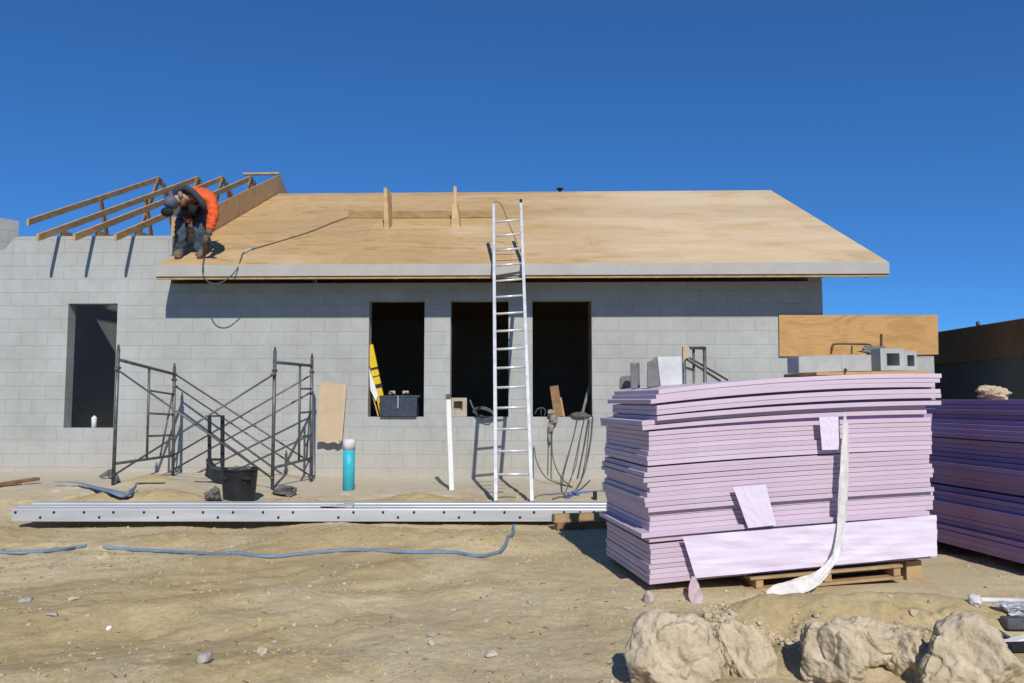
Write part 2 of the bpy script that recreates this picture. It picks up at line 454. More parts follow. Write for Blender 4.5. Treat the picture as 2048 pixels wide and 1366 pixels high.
M['glove'] = simple('dusty_brown_glove', (0.17, 0.13, 0.085), (0.10, 0.075, 0.05), 18, 0.9, bmp=0.004)
M['boot'] = simple('dusty_leather_boot', (0.20, 0.15, 0.095), (0.12, 0.09, 0.055), 14, 0.85, bmp=0.006)

# ------------------------------------------------------------------ ground
def _hash(ix, iy, seed):
    n = (ix.astype(np.int64) * 374761393 + iy.astype(np.int64) * 668265263 + seed * 1442695041) & 0x7fffffff
    n = ((n ^ (n >> 13)) * 1274126177) & 0x7fffffff
    n = (n ^ (n >> 16)) & 0x7fffffff
    return n / float(0x7fffffff)

def vnoise(x, y, seed):
    ix = np.floor(x); iy = np.floor(y); fx = x - ix; fy = y - iy
    ux = fx * fx * fx * (fx * (fx * 6 - 15) + 10); uy = fy * fy * fy * (fy * (fy * 6 - 15) + 10)
    a = _hash(ix, iy, seed); b = _hash(ix + 1, iy, seed); c = _hash(ix, iy + 1, seed); d = _hash(ix + 1, iy + 1, seed)
    return (a + (b - a) * ux) * (1 - uy) + (c + (d - c) * ux) * uy - 0.5

def fbm(x, y, seed, octv=4, gain=0.5):
    s = 0; amp = 1; ca, sa = 0.8, 0.6
    for i in range(octv):
        s = s + amp * vnoise(x, y, seed + i * 17)
        x, y = (ca * x - sa * y) * 2.03 + 3.7, (sa * x + ca * y) * 2.03 - 1.9
        amp *= gain
    return s

def sm(t):
    t = np.clip(t, 0, 1)
    return t * t * (3 - 2 * t)

# x, y, rx, ry, height
MOUNDS = [(-4.55, 8.75, 0.42, 0.40, 0.17), (-3.78, 8.75, 0.46, 0.42, 0.22), (-3.2, 8.6, 0.35, 0.35, 0.07), (-2.3, 8.9, 0.5, 0.3, 0.09), (-0.95, 8.75, 0.62, 0.30, 0.12), (-4.6, 10.3, 0.35, 0.3, 0.10),
          (0.3, 8.9, 0.6, 0.5, 0.03), (-1.7, 6.75, 0.55, 0.33, 0.10), (-0.7, 6.85, 0.75, 0.30, 0.11), (-0.2, 6.7, 0.3, 0.25, 0.06), (-3.0, 6.9, 0.6, 0.35, 0.09), (-4.6, 6.9, 0.6, 0.45, 0.14), (-4.2, 6.2, 0.4, 0.25, 0.05),
          (-3.0, 6.02, 0.35, 0.16, 0.055), (-0.75, 5.75, 0.8, 0.25, 0.04), (-0.35, 5.0, 0.22, 0.14, 0.03),
          (-2.0, 4.6, 0.9, 0.35, 0.06), (-1.1, 4.9, 0.6, 0.3, 0.05), (-1.05, 3.75, 0.3, 0.2, 0.04), (-1.6, 3.6, 0.22, 0.16, 0.04),
          (1.30, 4.18, 0.36, 0.26, 0.17), (1.75, 4.15, 0.45, 0.28, 0.17), (2.2, 4.15, 0.5, 0.3, 0.12), (1.32, 3.72, 0.3, 0.16, 0.09), (1.24, 3.62, 0.16, 0.14, 0.09), (1.75, 3.75, 0.25, 0.15, 0.10), (2.0, 3.5, 0.3, 0.2, 0.05), (0.95, 3.3, 0.4, 0.25, 0.05), (2.6, 4.0, 0.6, 0.5, 0.04)]

def HGT(x, y):
    x = np.asarray(x, float); y = np.asarray(y, float)
    z = (0.13 - 0.075 * sm((x + 3.9) / 1.6)) * sm((y - 8.1) / 1.9)
    near = 1 - sm((y - 9.3) / 1.5) * 0.75
    near = near * (0.25 + 0.75 * sm((14 - y) / 3.0))
    wx = x + 0.2 * fbm(x * 0.9, y * 0.9, 5, 3); wy = y + 0.2 * fbm(x * 0.9 + 9, y * 0.9, 6, 3)
    mm = np.zeros_like(z)
    for cx, cy, rx, ry, h in MOUNDS:
        d2 = ((wx - cx) / rx) ** 2 + ((wy - cy) / ry) ** 2
        e = np.exp(-d2 * 1.1); z = z + h * e; mm = np.maximum(mm, e * min(1, h / .09))
    z = z + near * (0.065 * fbm(x * 0.7, y * 0.7, 1, 3) + 0.026 * fbm(x * 2.2, y * 2.2, 2, 4, 0.5) + 0.007 * fbm(x * 11, y * 11, 3, 4, 0.6))
    z = z + mm * (0.020 * fbm(x * 5, y * 5, 91, 5, 0.62) + .012 * np.maximum(0, fbm(x * 17, y * 17, 93, 3, .6)))
    # clumpy, raked diagonals on the open soil at the left
    t = (x * 0.55 - y * 0.83); msk = sm((-x + 0.1) / 1.2) * sm((7.4 - y) / 1.0)
    z = z + msk * 0.055 * (fbm(t * 2.6, (x * .83 + y * .55) * 0.45, 8, 3))
    lump = fbm(x * 5.5, y * 5.5, 11, 4, 0.55)
    z = z + near * 0.05 * np.maximum(0, lump - 0.12) * sm(fbm(x * 0.8 + 4, y * 0.8, 71, 2) * 4)
    # flat hollow where the boards stand
    k = sm((np.hypot((x - 1.95) / 1.5, (y - 5.75) / 0.95) - 0.75) / 0.35)
    z = z * k + (1 - k) * (0.026 + 0.004 * fbm(x * 8, y * 8, 4, 3))
    # crumbling lip of the berm behind the clods
    lip = np.exp(-((y - 3.93 - 0.10 * fbm(x * 3, x * 0, 21, 3)) / 0.05) ** 2) * sm((x - 1.0) / 0.3) * sm((2.6 - x) / 0.5)
    z = z + lip * 0.035 * (0.8 + 1.6 * fbm(x * 7, y * 7, 31, 5, .65))
    return z

def hz(x, y):
    return float(HGT(np.array([x]), np.array([y]))[0])

def G(px, py, lift=0.0):        # pixel to a point on the ground
    d = ray(px, py); s0 = 2.2 / d.y; s = s0
    ys = np.linspace(2.4, 13, 900); ss = ys / d.y
    zs = EYE + ss * d.z
    hh = HGT(ss * d.x, ys)
    i = np.argmax(zs < hh)
    if zs[i] >= hh[i]:
        i = len(ys) - 1
    p = CAM + d * float(ss[i])
    return Vector((p.x, p.y, float(hh[i]) + lift))

def make_ground():
    rows = np.concatenate([np.linspace(-14, 2.2, 26)[:-1], np.linspace(2.2, 5.5, 270)[:-1], np.linspace(5.5, 12.3, 300)[:-1], np.geomspace(12.3, 900, 60)])
    ncol = 760
    tt = np.linspace(-1, 1, ncol)
    wv = np.maximum(5.4, 0.9 * np.abs(rows) + 1.2) * np.where(rows > 13, 1.4, 1)
    wv = np.where(rows < 2.2, 6.5 + (2.2 - rows) * 0.9, wv)
    wv = np.maximum.accumulate(wv[::-1])[::-1] if False else wv
    X = wv[:, None] * (0.75 * tt + 0.25 * tt ** 3)[None, :]; Y = np.repeat(rows[:, None], ncol, 1)
    Z = HGT(X, Y)
    nv = X.size; nr = len(rows)
    co = np.stack([X, Y, Z], -1).reshape(-1).astype(np.float32)
    i = np.arange(nr - 1)[:, None] * ncol + np.arange(ncol - 1)[None, :]
    q = np.stack([i, i + 1, i + ncol + 1, i + ncol], -1).reshape(-1).astype(np.int32)
    nf = len(q) // 4
    me = bpy.data.meshes.new('ground')
    me.vertices.add(nv); me.vertices.foreach_set('co', co)
    me.loops.add(nf * 4); me.loops.foreach_set('vertex_index', q)
    me.polygons.add(nf); me.polygons.foreach_set('loop_start', np.arange(0, nf * 4, 4, dtype=np.int32))
    me.update(calc_edges=True); me.validate()
    wx = X + 0.2 * fbm(X * 0.9, Y * 0.9, 5, 3); wy = Y + 0.2 * fbm(X * 0.9 + 9, Y * 0.9, 6, 3)
    pile = 0
    for cx, cy, rx, ry, h in MOUNDS:
        if h > .05:
            pile = np.maximum(pile, np.exp(-(((wx - cx) / rx) ** 2 + ((wy - cy) / ry) ** 2) * 0.9) * min(1, h / .1))
    pile = np.maximum(pile, 0.62 * sm((-X + 0.1) / 1.2) * sm((7.4 - Y) / 1.0) * (0.75 + 1.3 * fbm(X * 0.8, Y * 0.8, 51, 3)))
    pile = sm((pile + 0.25 * fbm(X * 3, Y * 3, 41, 4) - 0.25) / 0.35)
    a = me.attributes.new('pile', 'FLOAT', 'POINT'); a.data.foreach_set('value', pile.reshape(-1).astype(np.float32))
    o = link('ground', me, M['soil'])
    for a in ('use_smooth',):
        me.polygons.foreach_set(a, np.ones(nf, dtype=bool))
    o['kind'] = 'structure'
    return o
make_ground()

def make_crumbs():
    mb = MB(); rnd = random.Random(31); k = 0
    spots = [(m[0], m[1], m[2] * .8, m[3] * .8, 60 if m[1] > 6 else 45) for m in MOUNDS if m[4] > .04 and m[1] < 8 and m[0] < .8]
    spots += [(rnd.uniform(-4, .8), rnd.uniform(3, 6.6), .35, .12, 34) for _ in range(22)]
    for cx, cy, sx, sy, n in spots:
        for _ in range(n):
            x = cx + rnd.gauss(0, sx); y = cy + rnd.gauss(0, sy); r = rnd.choice((.004, .005, .007, .009, .014)) * (.6 + .07 * y)
            if y > 7.5 or y < 2.8: continue
            mb.ball((x, y, hz(x, y) + r * .15), (r * 1.3, r, r * .8), 1, .5, 2.2, k % 89, Matrix.Rotation(rnd.uniform(0, 6), 3, 'Z')); k += 1
    o = mb.build('soil_clumps', M['soil_crumb']); o['kind'] = 'stuff'; tag(o, 'small crumbled soil lumps strewn over the open sand', 'soil')

def make_gravel():
    mb = MB(); rnd = random.Random(3)
    for k in range(1600):
        y = 2.7 + (rnd.random() ** 1.6) * 7.5
        x = rnd.uniform(-0.72, 0.72) * y
        if abs(x - 1.95) < 1.25 and 5.0 < y < 6.6:
            continue
        r = rnd.choice((0.004, 0.005, 0.006, 0.008, 0.011)) * (0.7 + 0.08 * y)
        z = hz(x, y)
        mb.ball((x, y, z + r * 0.2), (r * rnd.uniform(0.8, 1.6), r * rnd.uniform(0.7, 1.2), r * rnd.uniform(0.5, 0.9)), 1, 0.25, 1.3, k % 97, Matrix.Rotation(rnd.uniform(0, 6), 3, 'Z'))
    o = mb.build('gravel', M['stone_pale']); o['kind'] = 'stuff'; tag(o, 'small pale pebbles and grit scattered over the sandy soil', 'gravel')
    mb = MB()
    for k in range(420):           # bits of twig and splinters
        y = 2.8 + (rnd.random() ** 1.4) * 6.5; x = rnd.uniform(-0.7, 0.5) * y
        if x > 0.5 and 5.0 < y < 6.8: continue
        a = rnd.uniform(0, 3.14); l = rnd.uniform(0.01, 0.035)
        p = Vector((x, y, hz(x, y) + 0.004)); q = p + Vector((math.cos(a) * l, math.sin(a) * l, rnd.uniform(-.003, .006)))
        mb.beam(p, q, 0.003, 0.003)
    o = mb.build('splinters', M['lumber_dark']); o['kind'] = 'stuff'; tag(o, 'dark splinters and twigs lying about on the sand', 'splinters')
make_gravel()
make_crumbs()

# ------------------------------------------------------------------ the house
house = thing('house', 'unfinished grey block house with plywood roof and bare trusses on its left', 'house', HO)
house.rotation_euler = (0, 0, -HA)

OVER = 0.62                                      # eave overhang
ZE = W(1050, 527, -OVER).z                       # roof surface at the eave
UL = W(313, 534, -OVER).x; UR = W(1777, 524, -OVER).x
VR = 4.75                                        # ridge
ZR = W(1300, 382, VR).z
SL = (ZR - ZE) / (VR + OVER)
def zroof(v):
    return ZE + (v + OVER) * SL if v <= VR else ZR - (v - VR) * SL
def RP(px, py, lift=0.0):                        # pixel on the front roof slope, world
    d = ray(px, py); nrm = Vector((0, -SL, 1))
    # house local: z - ZE - (v+OVER)*SL = 0
    dl = Vector((d.dot(UV), d.dot(VV), d.z)); c0 = CAM - HO; cl = Vector((c0.dot(UV), c0.dot(VV), c0.z))
    s = (ZE + (cl.y + OVER) * SL - cl.z) / (dl.z - dl.y * SL)
    q = cl + dl * s
    return HW(q.x, q.y, q.z + lift)

TH = 0.2
UWR = W(1645, 600, 0).x
UDIV = W(345, 480, 0).x
ULW = W(-130, 600, 0).x
ZLT = W(200, 472, 0).z                           # top of the left, higher wall
ZMT = W(1000, 565, 0).z                            # top of the main wall
print('ZE', ZE, 'ZR', ZR, 'SL', SL, 'UL', UL, UR, UWR, UDIV, ZLT, ZMT)

def wall(mb, u0, u1, z0, z1, holes, v0, v1):
    us = sorted({u0, u1, *[h[0] for h in holes], *[h[1] for h in holes]})
    zs = sorted({z0, z1, *[h[2] for h in holes], *[h[3] for h in holes]})
    def solid(i, j):
        if i < 0 or j < 0 or i >= len(us) - 1 or j >= len(zs) - 1:
            return False
        cu = (us[i] + us[i + 1]) / 2; cz = (zs[j] + zs[j + 1]) / 2
        return not any(h[0] < cu < h[1] and h[2] < cz < h[3] for h in holes)
    for i in range(len(us) - 1):
        for j in range(len(zs) - 1):
            if not solid(i, j):
                continue
            a, b, c, d = us[i], us[i + 1], zs[j], zs[j + 1]
            q = lambda *p: mb.add(p, [(0, 1, 2, 3)])
            q((a, v0, c), (b, v0, c), (b, v0, d), (a, v0, d)); q((b, v1, c), (a, v1, c), (a, v1, d), (b, v1, d))
            if not solid(i - 1, j): q((a, v1, c), (a, v0, c), (a, v0, d), (a, v1, d))
            if not solid(i + 1, j): q((b, v0, c), (b, v1, c), (b, v1, d), (b, v0, d))
            if not solid(i, j - 1): q((a, v1, c), (b, v1, c), (b, v0, c), (a, v0, c))
            if not solid(i, j + 1): q((a, v0, d), (b, v0, d), (b, v1, d), (a, v1, d))

def hole(pl, pr, pt, pb):
    a = W(pl, (pt + pb) / 2, 0); b = W(pr, (pt + pb) / 2, 0)
    return (a.x, b.x, W((pl + pr) / 2, pb, 0).z, W((pl + pr) / 2, pt, 0).z)
H1 = hole(737, 848.5, 601.5, 834); H2 = hole(900.5, 1017, 601, 834.5); H3 = hole(1065, 1184, 600.5, 833)
HL = hole(132, 231, 607, 856)
SILL = H2[2]
sillz = (H1[2] + H2[2] + H3[2]) / 3; topz = (H1[3] + H2[3] + H3[3]) / 3
H1, H2, H3 = [(h[0], h[1], sillz, topz) for h in (H1, H2, H3)]
SILL = sillz
mb = MB()
wall(mb, UDIV, UWR, -0.3, ZMT, [H1, H2, H3], 0, TH)
wc = W(40, 475, 0).x
wall(mb, wc, UDIV, -0.3, ZLT, [HL], 0, TH)
zc = W(-60, 505, 0).z - 0.15
wall(mb, ULW, wc, -0.3, zc, [], 0, TH)
uc2 = W(8, 500, 0).x; zq = W(8, 500, 0).z
mb.prism([(ULW, 0, zc), (wc, 0, zc), (wc, 0, ZLT), (W(28, 478, 0).x, 0, ZLT - 0.03), (uc2, 0, zq), (ULW, 0, zq - .06)], (0, TH, 0))
mb.build('front_wall', M['block'], house, local=True)
VB = 2 * VR
mb = MB(); wall(mb, ULW, UWR, -0.3, zroof(0) - .05, [], VB, VB + TH); mb.build('back_wall', M['block'], house, local=True)
mb = MB()                                        # right gable end
mb.prism([(UWR - TH, TH, -0.3), (UWR - TH, VB, -0.3), (UWR - TH, VB - .002, zroof(0) - .04), (UWR - TH, VR, zroof(VR) - 0.04), (UWR - TH, TH, zroof(TH) - .04)], (TH - .003, 0, 0))
mb.prism([(UWR - TH, .004, ZMT + .002), (UWR - TH, TH - .002, ZMT + .002), (UWR - TH, TH - .002, zroof(TH) - .04), (UWR - TH, .004, zroof(0) - .04)], (TH - .003, 0, 0))
mb.build('gable_wall', M['block_side'], house, local=True)
mb = MB()                                        # wall between the roofed and the open part
mb.prism([(UDIV - .003, TH, -0.3), (UDIV - .003, VB, -0.3), (UDIV - .003, VB - .002, zroof(0) - .04), (UDIV - .003, VR, zroof(VR) - 0.04), (UDIV - .003, TH, zroof(TH) - .04)], (-TH, 0, 0))
mb.build('party_wall', M['block_side'], house, local=True)
uin = HL[0] - 0.45
mb = MB(); mb.box((uin - .1, TH + VR - .2, 1.55), (0.2, 2 * VR - .5, 3.7)); mb.build('inner_wall', M['block_side'], house, local=True)
# taller return wall at the far left, running back
rt = W(38, 442, 1.3)
mb = MB()
mb.prism([(rt.x - .75, TH + .004, -0.3), (rt.x, 1.3, -0.3), (rt.x, 1.3, rt.z), (rt.x - .75, TH + .004, rt.z)], (-0.2, 0, 0))
mb.build('return_wall', M['block_side'], house, local=True)
mb = MB(); mb.box(((H3[1] + .02), TH + .5, 1.9), (0.05, 0.038, 1.9)); mb.build('stud', M['lumber_dark'], house, local=True)

# roof deck, two slopes, meshed so that the sheets sit slightly uneven
def deck(front):
    mb = MB(); nu, nv2 = 60, 20; t = 0.022
    vs = []
    for lay in (0, 1):
        for j in range(nv2 + 1):
            for i in range(nu + 1):
                u = UL + (UR - UL) * i / nu
                v = (-OVER + (VR + OVER) * j / nv2) if front else (VR + .002 + (VR + OVER) * j / nv2)
                z = zroof(v) - lay * t
                if not lay:
                    e = min(i, nu - i, j, nv2 - j)
                    z += 0.008 * mnoise.noise(Vector((u * 0.9, v * 0.9, 3))) * min(1, e / 2)
                vs.append((u, v, z))
    n1 = (nu + 1) * (nv2 + 1); fs = []
    ix = lambda i, j, l: l * n1 + j * (nu + 1) + i
    for j in range(nv2):
        for i in range(nu):
            fs.append((ix(i, j, 0), ix(i + 1, j, 0), ix(i + 1, j + 1, 0), ix(i, j + 1, 0)))
            fs.append((ix(i, j, 1), ix(i, j + 1, 1), ix(i + 1, j + 1, 1), ix(i + 1, j, 1)))
    for i in range(nu):
        fs.append((ix(i, 0, 0), ix(i, 0, 1), ix(i + 1, 0, 1), ix(i + 1, 0, 0)))
        fs.append((ix(i, nv2, 0), ix(i + 1, nv2, 0), ix(i + 1, nv2, 1), ix(i, nv2, 1)))
    for j in range(nv2):
        fs.append((ix(0, j, 0), ix(0, j + 1, 0), ix(0, j + 1, 1), ix(0, j, 1)))
        fs.append((ix(nu, j, 0), ix(nu, j, 1), ix(nu, j + 1, 1), ix(nu, j + 1, 0)))
    mb.add(vs, fs)
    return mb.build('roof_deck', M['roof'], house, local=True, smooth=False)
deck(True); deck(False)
FH = 0.165
mb = MB()
mb.box(((UL + UR) / 2, -OVER - 0.012, ZE - .004 - FH / 2), (UR - UL, 0.02, FH))
mb.build('fascia', M['fascia'], house, local=True, bevel=0.002)
mb = MB()
mb.box(((UL + UR) / 2, -OVER + 0.021, ZE - .022 - .105), (UR - UL - .004, 0.038, 0.16))
mb.build('fascia_board', M['lumber'], house, local=True)
mb = MB()
for vv, hh in ((VR + VR + OVER, 0),):
    mb.box(((UL + UR) / 2, vv + 0.012, ZE - FH / 2), (UR - UL, 0.02, FH))
mb.build('rear_fascia', M['fascia'], house, local=True)
mb = MB()                                        # barge rafter under the right roof edge
for a, b in (((-OVER + .045), VR), (VR + .001, VB + OVER)):
    mb.prism([(UR - .04, a, zroof(a) - .024), (UR - .04, b, zroof(b) - .024), (UR - .04, b, zroof(b) - .15), (UR - .04, a, zroof(a) - .15)], (0.036, 0, 0))
mb.build('barge_rafter', M['lumber'], house, local=True)
u = UL + 0.25
rnd = random.Random(5)
while u < UR - 0.2:                              # rafter tails under the eave
    mb = MB()
    for a, b in ((-OVER + .042, VR - .02),):
        mb.prism([(u, a, zroof(a) - .025), (u, b, zroof(b) - .025), (u, b, zroof(b) - .165), (u, a, zroof(a) - .235)], (0.038, 0, 0))
    mb.build('rafter', M['lumber'], house, local=True)
    u += 0.6 + rnd.uniform(-.06, .06)

# trusses of the open part
VR2 = 4.85
ZT0 = W(145, 468, -0.56).z; ZT1 = W(430, 352, VR2).z
SL2 = (ZT1 - ZT0) / (VR2 + 0.56)
def zt(v): return ZT0 + (v + .56) * SL2
def truss(ut, v_tail, full=True):
    tr = MB()
    h = 0.105
    # front top chord with plumb-cut tail
    tr.prism([(ut, v_tail, zt(v_tail)), (ut, VR2, ZT1), (ut, VR2, ZT1 - h), (ut, v_tail, zt(v_tail) - h)], (0.04, 0, 0))
    o = tr.build('roof_truss', M['lumber'], house, local=True, bevel=0.002)
    b = MB(); b.prism([(ut, VR2 + .002, ZT1), (ut, 2 * VR2 + .3, zt(-.3)), (ut, 2 * VR2 + .3, zt(-.3) - h), (ut, VR2 + .002, ZT1 - h)], (0.04, 0, 0))
    b.build('top_chord', M['lumber'], o, local=True)
    zb = ZLT + .055
    b = MB(); b.beam((ut + .02, max(0.03, v_tail + .05), zb), (ut + .02, 2 * VR2 - .2, zb), 0.038, 0.09); b.build('bottom_chord', M['lumber'], o, local=True)
    for va, vb in ((VR2 * .62, VR2 * .52), (VR2 * .72, VR2 * .98), (VR2 * 1.28, VR2 * 1.02), (VR2 * 1.28, VR2 * 1.5)):
        top = zt(vb) if vb < VR2 else zt(2 * VR2 - vb)
        b = MB(); b.beam((ut + .062, va, zb - .02), (ut + .062, vb, top - .06), 0.036, 0.09, (0, 1, 0.01)); b.build('web', M['lumber_dark'], o, local=True)
    b = MB(); b.box((ut + 0.044, VR2, ZT1 - .12), (0.004, .26, .13)); b.build('gang_plate', M['steel'], o, local=True)
for ptail, vt in ((-42, 0.50), (72, -.56), (145, -.56), (228, -.56)):
    ut = W(ptail, 474, -.56).x
    truss(ut, vt)
# gable sheathing standing above the main roof
ug = UDIV + 0.03
mb = MB()
mb.prism([(ug, 0.22, zroof(.22) - .10), (ug, VR, ZR - .12), (ug, 2 * VR2 - .25, zroof(2 * VR2 - .25) - .10), (ug, 2 * VR2 - .2, zt(.0)), (ug, VR2, ZT1 + .02), (ug, 0.22, zt(.22) + .02)], (0.02, 0, 0))
mb.build('gable_sheathing', M['ply_gable'], house, local=True)
mb = MB(); mb.box((ug - .03, 0.10, (ZLT + zt(0.1)) / 2 + .05), (0.10, 0.09, zt(.1) - ZLT + .09)); mb.build('gable_post', M['lumber'], house, local=True)
pk = W(487, 349, VR2); mb = MB(); mb.beam((pk.x, VR2 + .01, ZT1 + .04), (ug + .01, VR2 + .01, ZT1 + .045), 0.09, 0.04); mb.build('ridge_board', M['lumber'], house, local=True)
# small black vent cap on the ridge
c = W(1120, 378, VR)
mb = MB(); mb.lathe((c.x, VR, ZR + .0), [(0.03, -.02), (0.03, .05), (.075, .045), (.07, .07), (.03, .085), (.001, .09)], 12); mb.build('vent_cap', M['blackrub'], house, local=True)

# ------------------------------------------------------------------ boards on the roof
def proof(px, py, lift=0.): return RP(px, py, lift)
a = proof(697, 437, .02); b = proof(985, 436, .02)
mb = MB(); mb.beam(a + Vector((0, 0, .05)), b + Vector((0, 0, .05)), 0.04, 0.13, (0, -SL * 0.2, 1))
tag(mb.build('toe_board', M['ply_mid'], bevel=0.003), 'long brown toe board lying across the plywood roof between two upright boards', 'board')
def upright(px, py_b, py_t, w, dp, label, lean=0.0, wedge=False):
    q = proof(px, py_b); top = P(px + lean, py_t, q.y + 0.18)
    mb = MB()
    if not wedge:
        mb.hexa([q + Vector((-w / 2, 0, -.02)), q + Vector((w / 2, 0, -.02)), q + Vector((w / 2 + .01, dp, dp * SL - .02)), q + Vector((-w / 2 + .01, dp, dp * SL - .02)),
                 top + Vector((-w / 2.4, -.02, 0)), top + Vector((w / 6, -.02, 0)), top + Vector((w / 1.6, dp * .9, -.05)), top + Vector((-w / 4, dp * .9, -.0))])
    else:
        mb.hexa([q + Vector((-w / 2, 0, -.02)), q + Vector((w / 2, 0, -.02)), q + Vector((w / 2, dp, dp * SL - .02)), q + Vector((-w / 2, dp, dp * SL - .02)),
                 P(px - 6, 407, q.y + .2), P(px + 3, 409, q.y + .2), P(px + 6, 409, q.y + .33), P(px - 4, 407, q.y + .33)])
        mb.beam(P(px - 1, 418, q.y + .22), P(px - 1, py_t, q.y + .28), 0.055, 0.03)
    return tag(mb.build('upright_board', M['ply_gable'], bevel=0.003), label, 'board', 'upright boards on the roof')
upright(773, 459, 376, 0.09, 0.30, 'upright plank standing on the roof at the left end of the toe board', -1)
upright(911, 457, 373, 0.16, 0.24, 'wedge shaped upright board with a thin tip, near the ladder top on the roof', 0, True)

# ------------------------------------------------------------------ ladder
lf_l = P(992, 1006, 8.85); lf_r = P(1064, 1006, 8.85)
lt_l = P(987.5, 413, 11.8); lt_r = P(1042, 408, 11.83)
lad = thing('ladder', 'tall aluminium ladder leaning against the eave of the plywood roof', 'ladder', (lf_l + lf_r) / 2)
dz = Vector((0, 0, 0))
for a, b in ((lf_l, lt_l), (lf_r, lt_r)):
    mb = MB(); mb.beam(a, b, 0.042, 0.08, (0, 1, 0.5)); mb.build('rail', M['alu'], lad, bevel=0.004)
L = (lt_l - lf_l).length
k = 0.36
while k < L - 0.1:
    t = k / L
    a = lf_l.lerp(lt_l, t); b = lf_r.lerp(lt_r, t)
    mb = MB(); mb.tube([a + Vector((.012, 0, 0)), b - Vector((.012, 0, 0))], 0.0155, 8); mb.build('rung', M['alu'], lad, smooth=True)
    k += 0.305
d = (lt_l - lf_l).normalized()
mb = MB(); mb.beam(lt_r - d * .02, lt_r + d * .07, 0.042, 0.09, (0, 1, .5)); mb.build('end_cap', M['blackrub'], lad, bevel=0.012, seg=3)
mb = MB(); mb.beam(lt_l - d * .01, lt_l + d * .02, 0.034, 0.08, (0, 1, .5)); mb.build('end_cap', M['alu'], lad, bevel=0.004)
for q in (lf_l, lf_r):
    mb = MB(); mb.box(q + Vector((0, .01, .01)), (0.05, 0.11, 0.035)); mb.build('foot', M['blackrub'], lad, bevel=0.006)

# ------------------------------------------------------------------ scaffold
def gz(p): return Vector((p.x, p.y, hz(p.x, p.y)))
def scaff(ptl, ptr, pbl, pbr, dl, dr, label, pin):
    TL = P(*ptl, dl); TR = P(*ptr, dr)
    BL = P(*pbl, dl); BR = P(*pbr, dr)
    BL.z = hz(BL.x, BL.y) - .03; BR.z = hz(BR.x, BR.y) - .03
    t = thing('scaffold_frame', label, 'scaffold', (BL + BR) / 2, 'scaffold frames by the wall')
    for a, b, nm in ((BL, TL, 'leg'), (BR, TR, 'leg')):
        mb = MB(); mb.tube([a, b], 0.022, 10); o = mb.build(nm, M['steel'], t, smooth=True)
        mb = MB(); mb.tube([b, b + Vector((0, 0, .05))], [0.015, 0.012], 8); mb.build('coupling_pin', M['rust'], o, smooth=True)
    hl, hr = 0.92, 0.93
    bar = lambda x, y, r=.019, nm='bar': (lambda m: m.build(nm, M['steel'], t, smooth=True))(MB().tube([x, y], r, 8))
    bar(BL.lerp(TL, hl), BR.lerp(TR, hr), .021, 'top_bar')
    bl, br = BL.lerp(TL, .17), BR.lerp(TR, .20)
    bar(bl, br, .019, 'bottom_bar')
    ia = BL.lerp(TL, hl).lerp(BR.lerp(TR, hr), pin); ib = bl.lerp(br, pin)
    bar(ia, ib, .017, 'inner_leg')
    for f in (.25, .5, .75):
        bar(ib.lerp(ia, f), br.lerp(BR.lerp(TR, hr), f), .014, 'rung')
    bar(BR.lerp(TR, .82), ib + Vector((0, .4, -.0)), .013, 'diagonal_brace')
    for q in (BL.lerp(TL, .86), BR.lerp(TR, .88)):
        m = MB(); m.box(q, (.06, .06, .035)); m.build('brace_lock', M['rust'], t, bevel=.006)
    return BL, TL, BR, TR
A = scaff((237, 697), (349, 733), (227, 948), (346, 948), 9.95, 11.45, 'grey scaffold frame with ladder rungs standing beside the tall left window opening', .52)
B = scaff((550, 702), (624, 714), (545, 962), (622, 966), 10.15, 11.2, 'grey scaffold frame with ladder rungs standing next to the leaning cardboard', .66)
cb = []
def brace(a, b, label, off=Vector((0, -.03, 0))):
    mb = MB()
    mid = a.lerp(b, .5)
    mb.tube([a + off, b + off], 0.0125, 8)
    for q in (a, b):
        mb.tube([q + off * 1.6, q - off * .4], 0.02, 8)
    return tag(mb.build('cross_brace', M['steel'], smooth=True), label, 'brace', 'scaffold cross braces')
BL, TL, BR, TR = A; bl, tl, br, tr = B
brace(BL.lerp(TL, .85), bl.lerp(tl, .10), 'front cross brace falling from the top of the left scaffold frame')
brace(BL.lerp(TL, .08), bl.lerp(tl, .83), 'front cross brace climbing from the foot of the left scaffold frame', Vector((0, -.055, 0)))
brace(BR.lerp(TR, .93), br.lerp(tr, .16), 'upper of the two rear cross braces falling to the right', Vector((0, .03, 0)))
brace(BR.lerp(TR, .82), br.lerp(tr, .05), 'lower of the two rear cross braces falling to the right', Vector((0, .055, 0)))
brace(BR.lerp(TR, .20), br.lerp(tr, .86), 'upper of the two rear cross braces climbing to the right', Vector((0, .0, 0)))
brace(BR.lerp(TR, .07), br.lerp(tr, .72), 'lower of the two rear cross braces climbing to the right', Vector((0, -.03, 0)))

# ------------------------------------------------------------------ steel beam
bf = P(20, 1044, 7.7); bd = 0.42
zb = 0.045
x0 = P(20, 1030, 7.7).x; x1 = 1.55
hgt = 0.125
tb = thing('steel_beam', 'long galvanised steel beam with bolt holes lying on the sand', 'beam', (x0, 7.7, zb))
y0 = 7.72
mb = MB()
prof = [(0, 0), (0, hgt - .012), (0.012, hgt), (0.10, hgt), (0.105, hgt + .010), (0.20, hgt + .010), (0.205, hgt), (0.29, hgt), (0.295, hgt + .014), (bd, hgt + .014), (bd, hgt - .02), (bd - .02, hgt - .02), (bd - .02, 0.02), (0.03, 0.02), (0.03, 0)]
n = 40
for i in range(n):
    pass
mb.prism([(x0 + .02 * (1 if p[0] > .2 else 0), y0 + p[0], zb + p[1]) for p in prof], (x1 - x0, 0, 0.0))
mb.build('channel', M['beam'], tb, bevel=0.003)
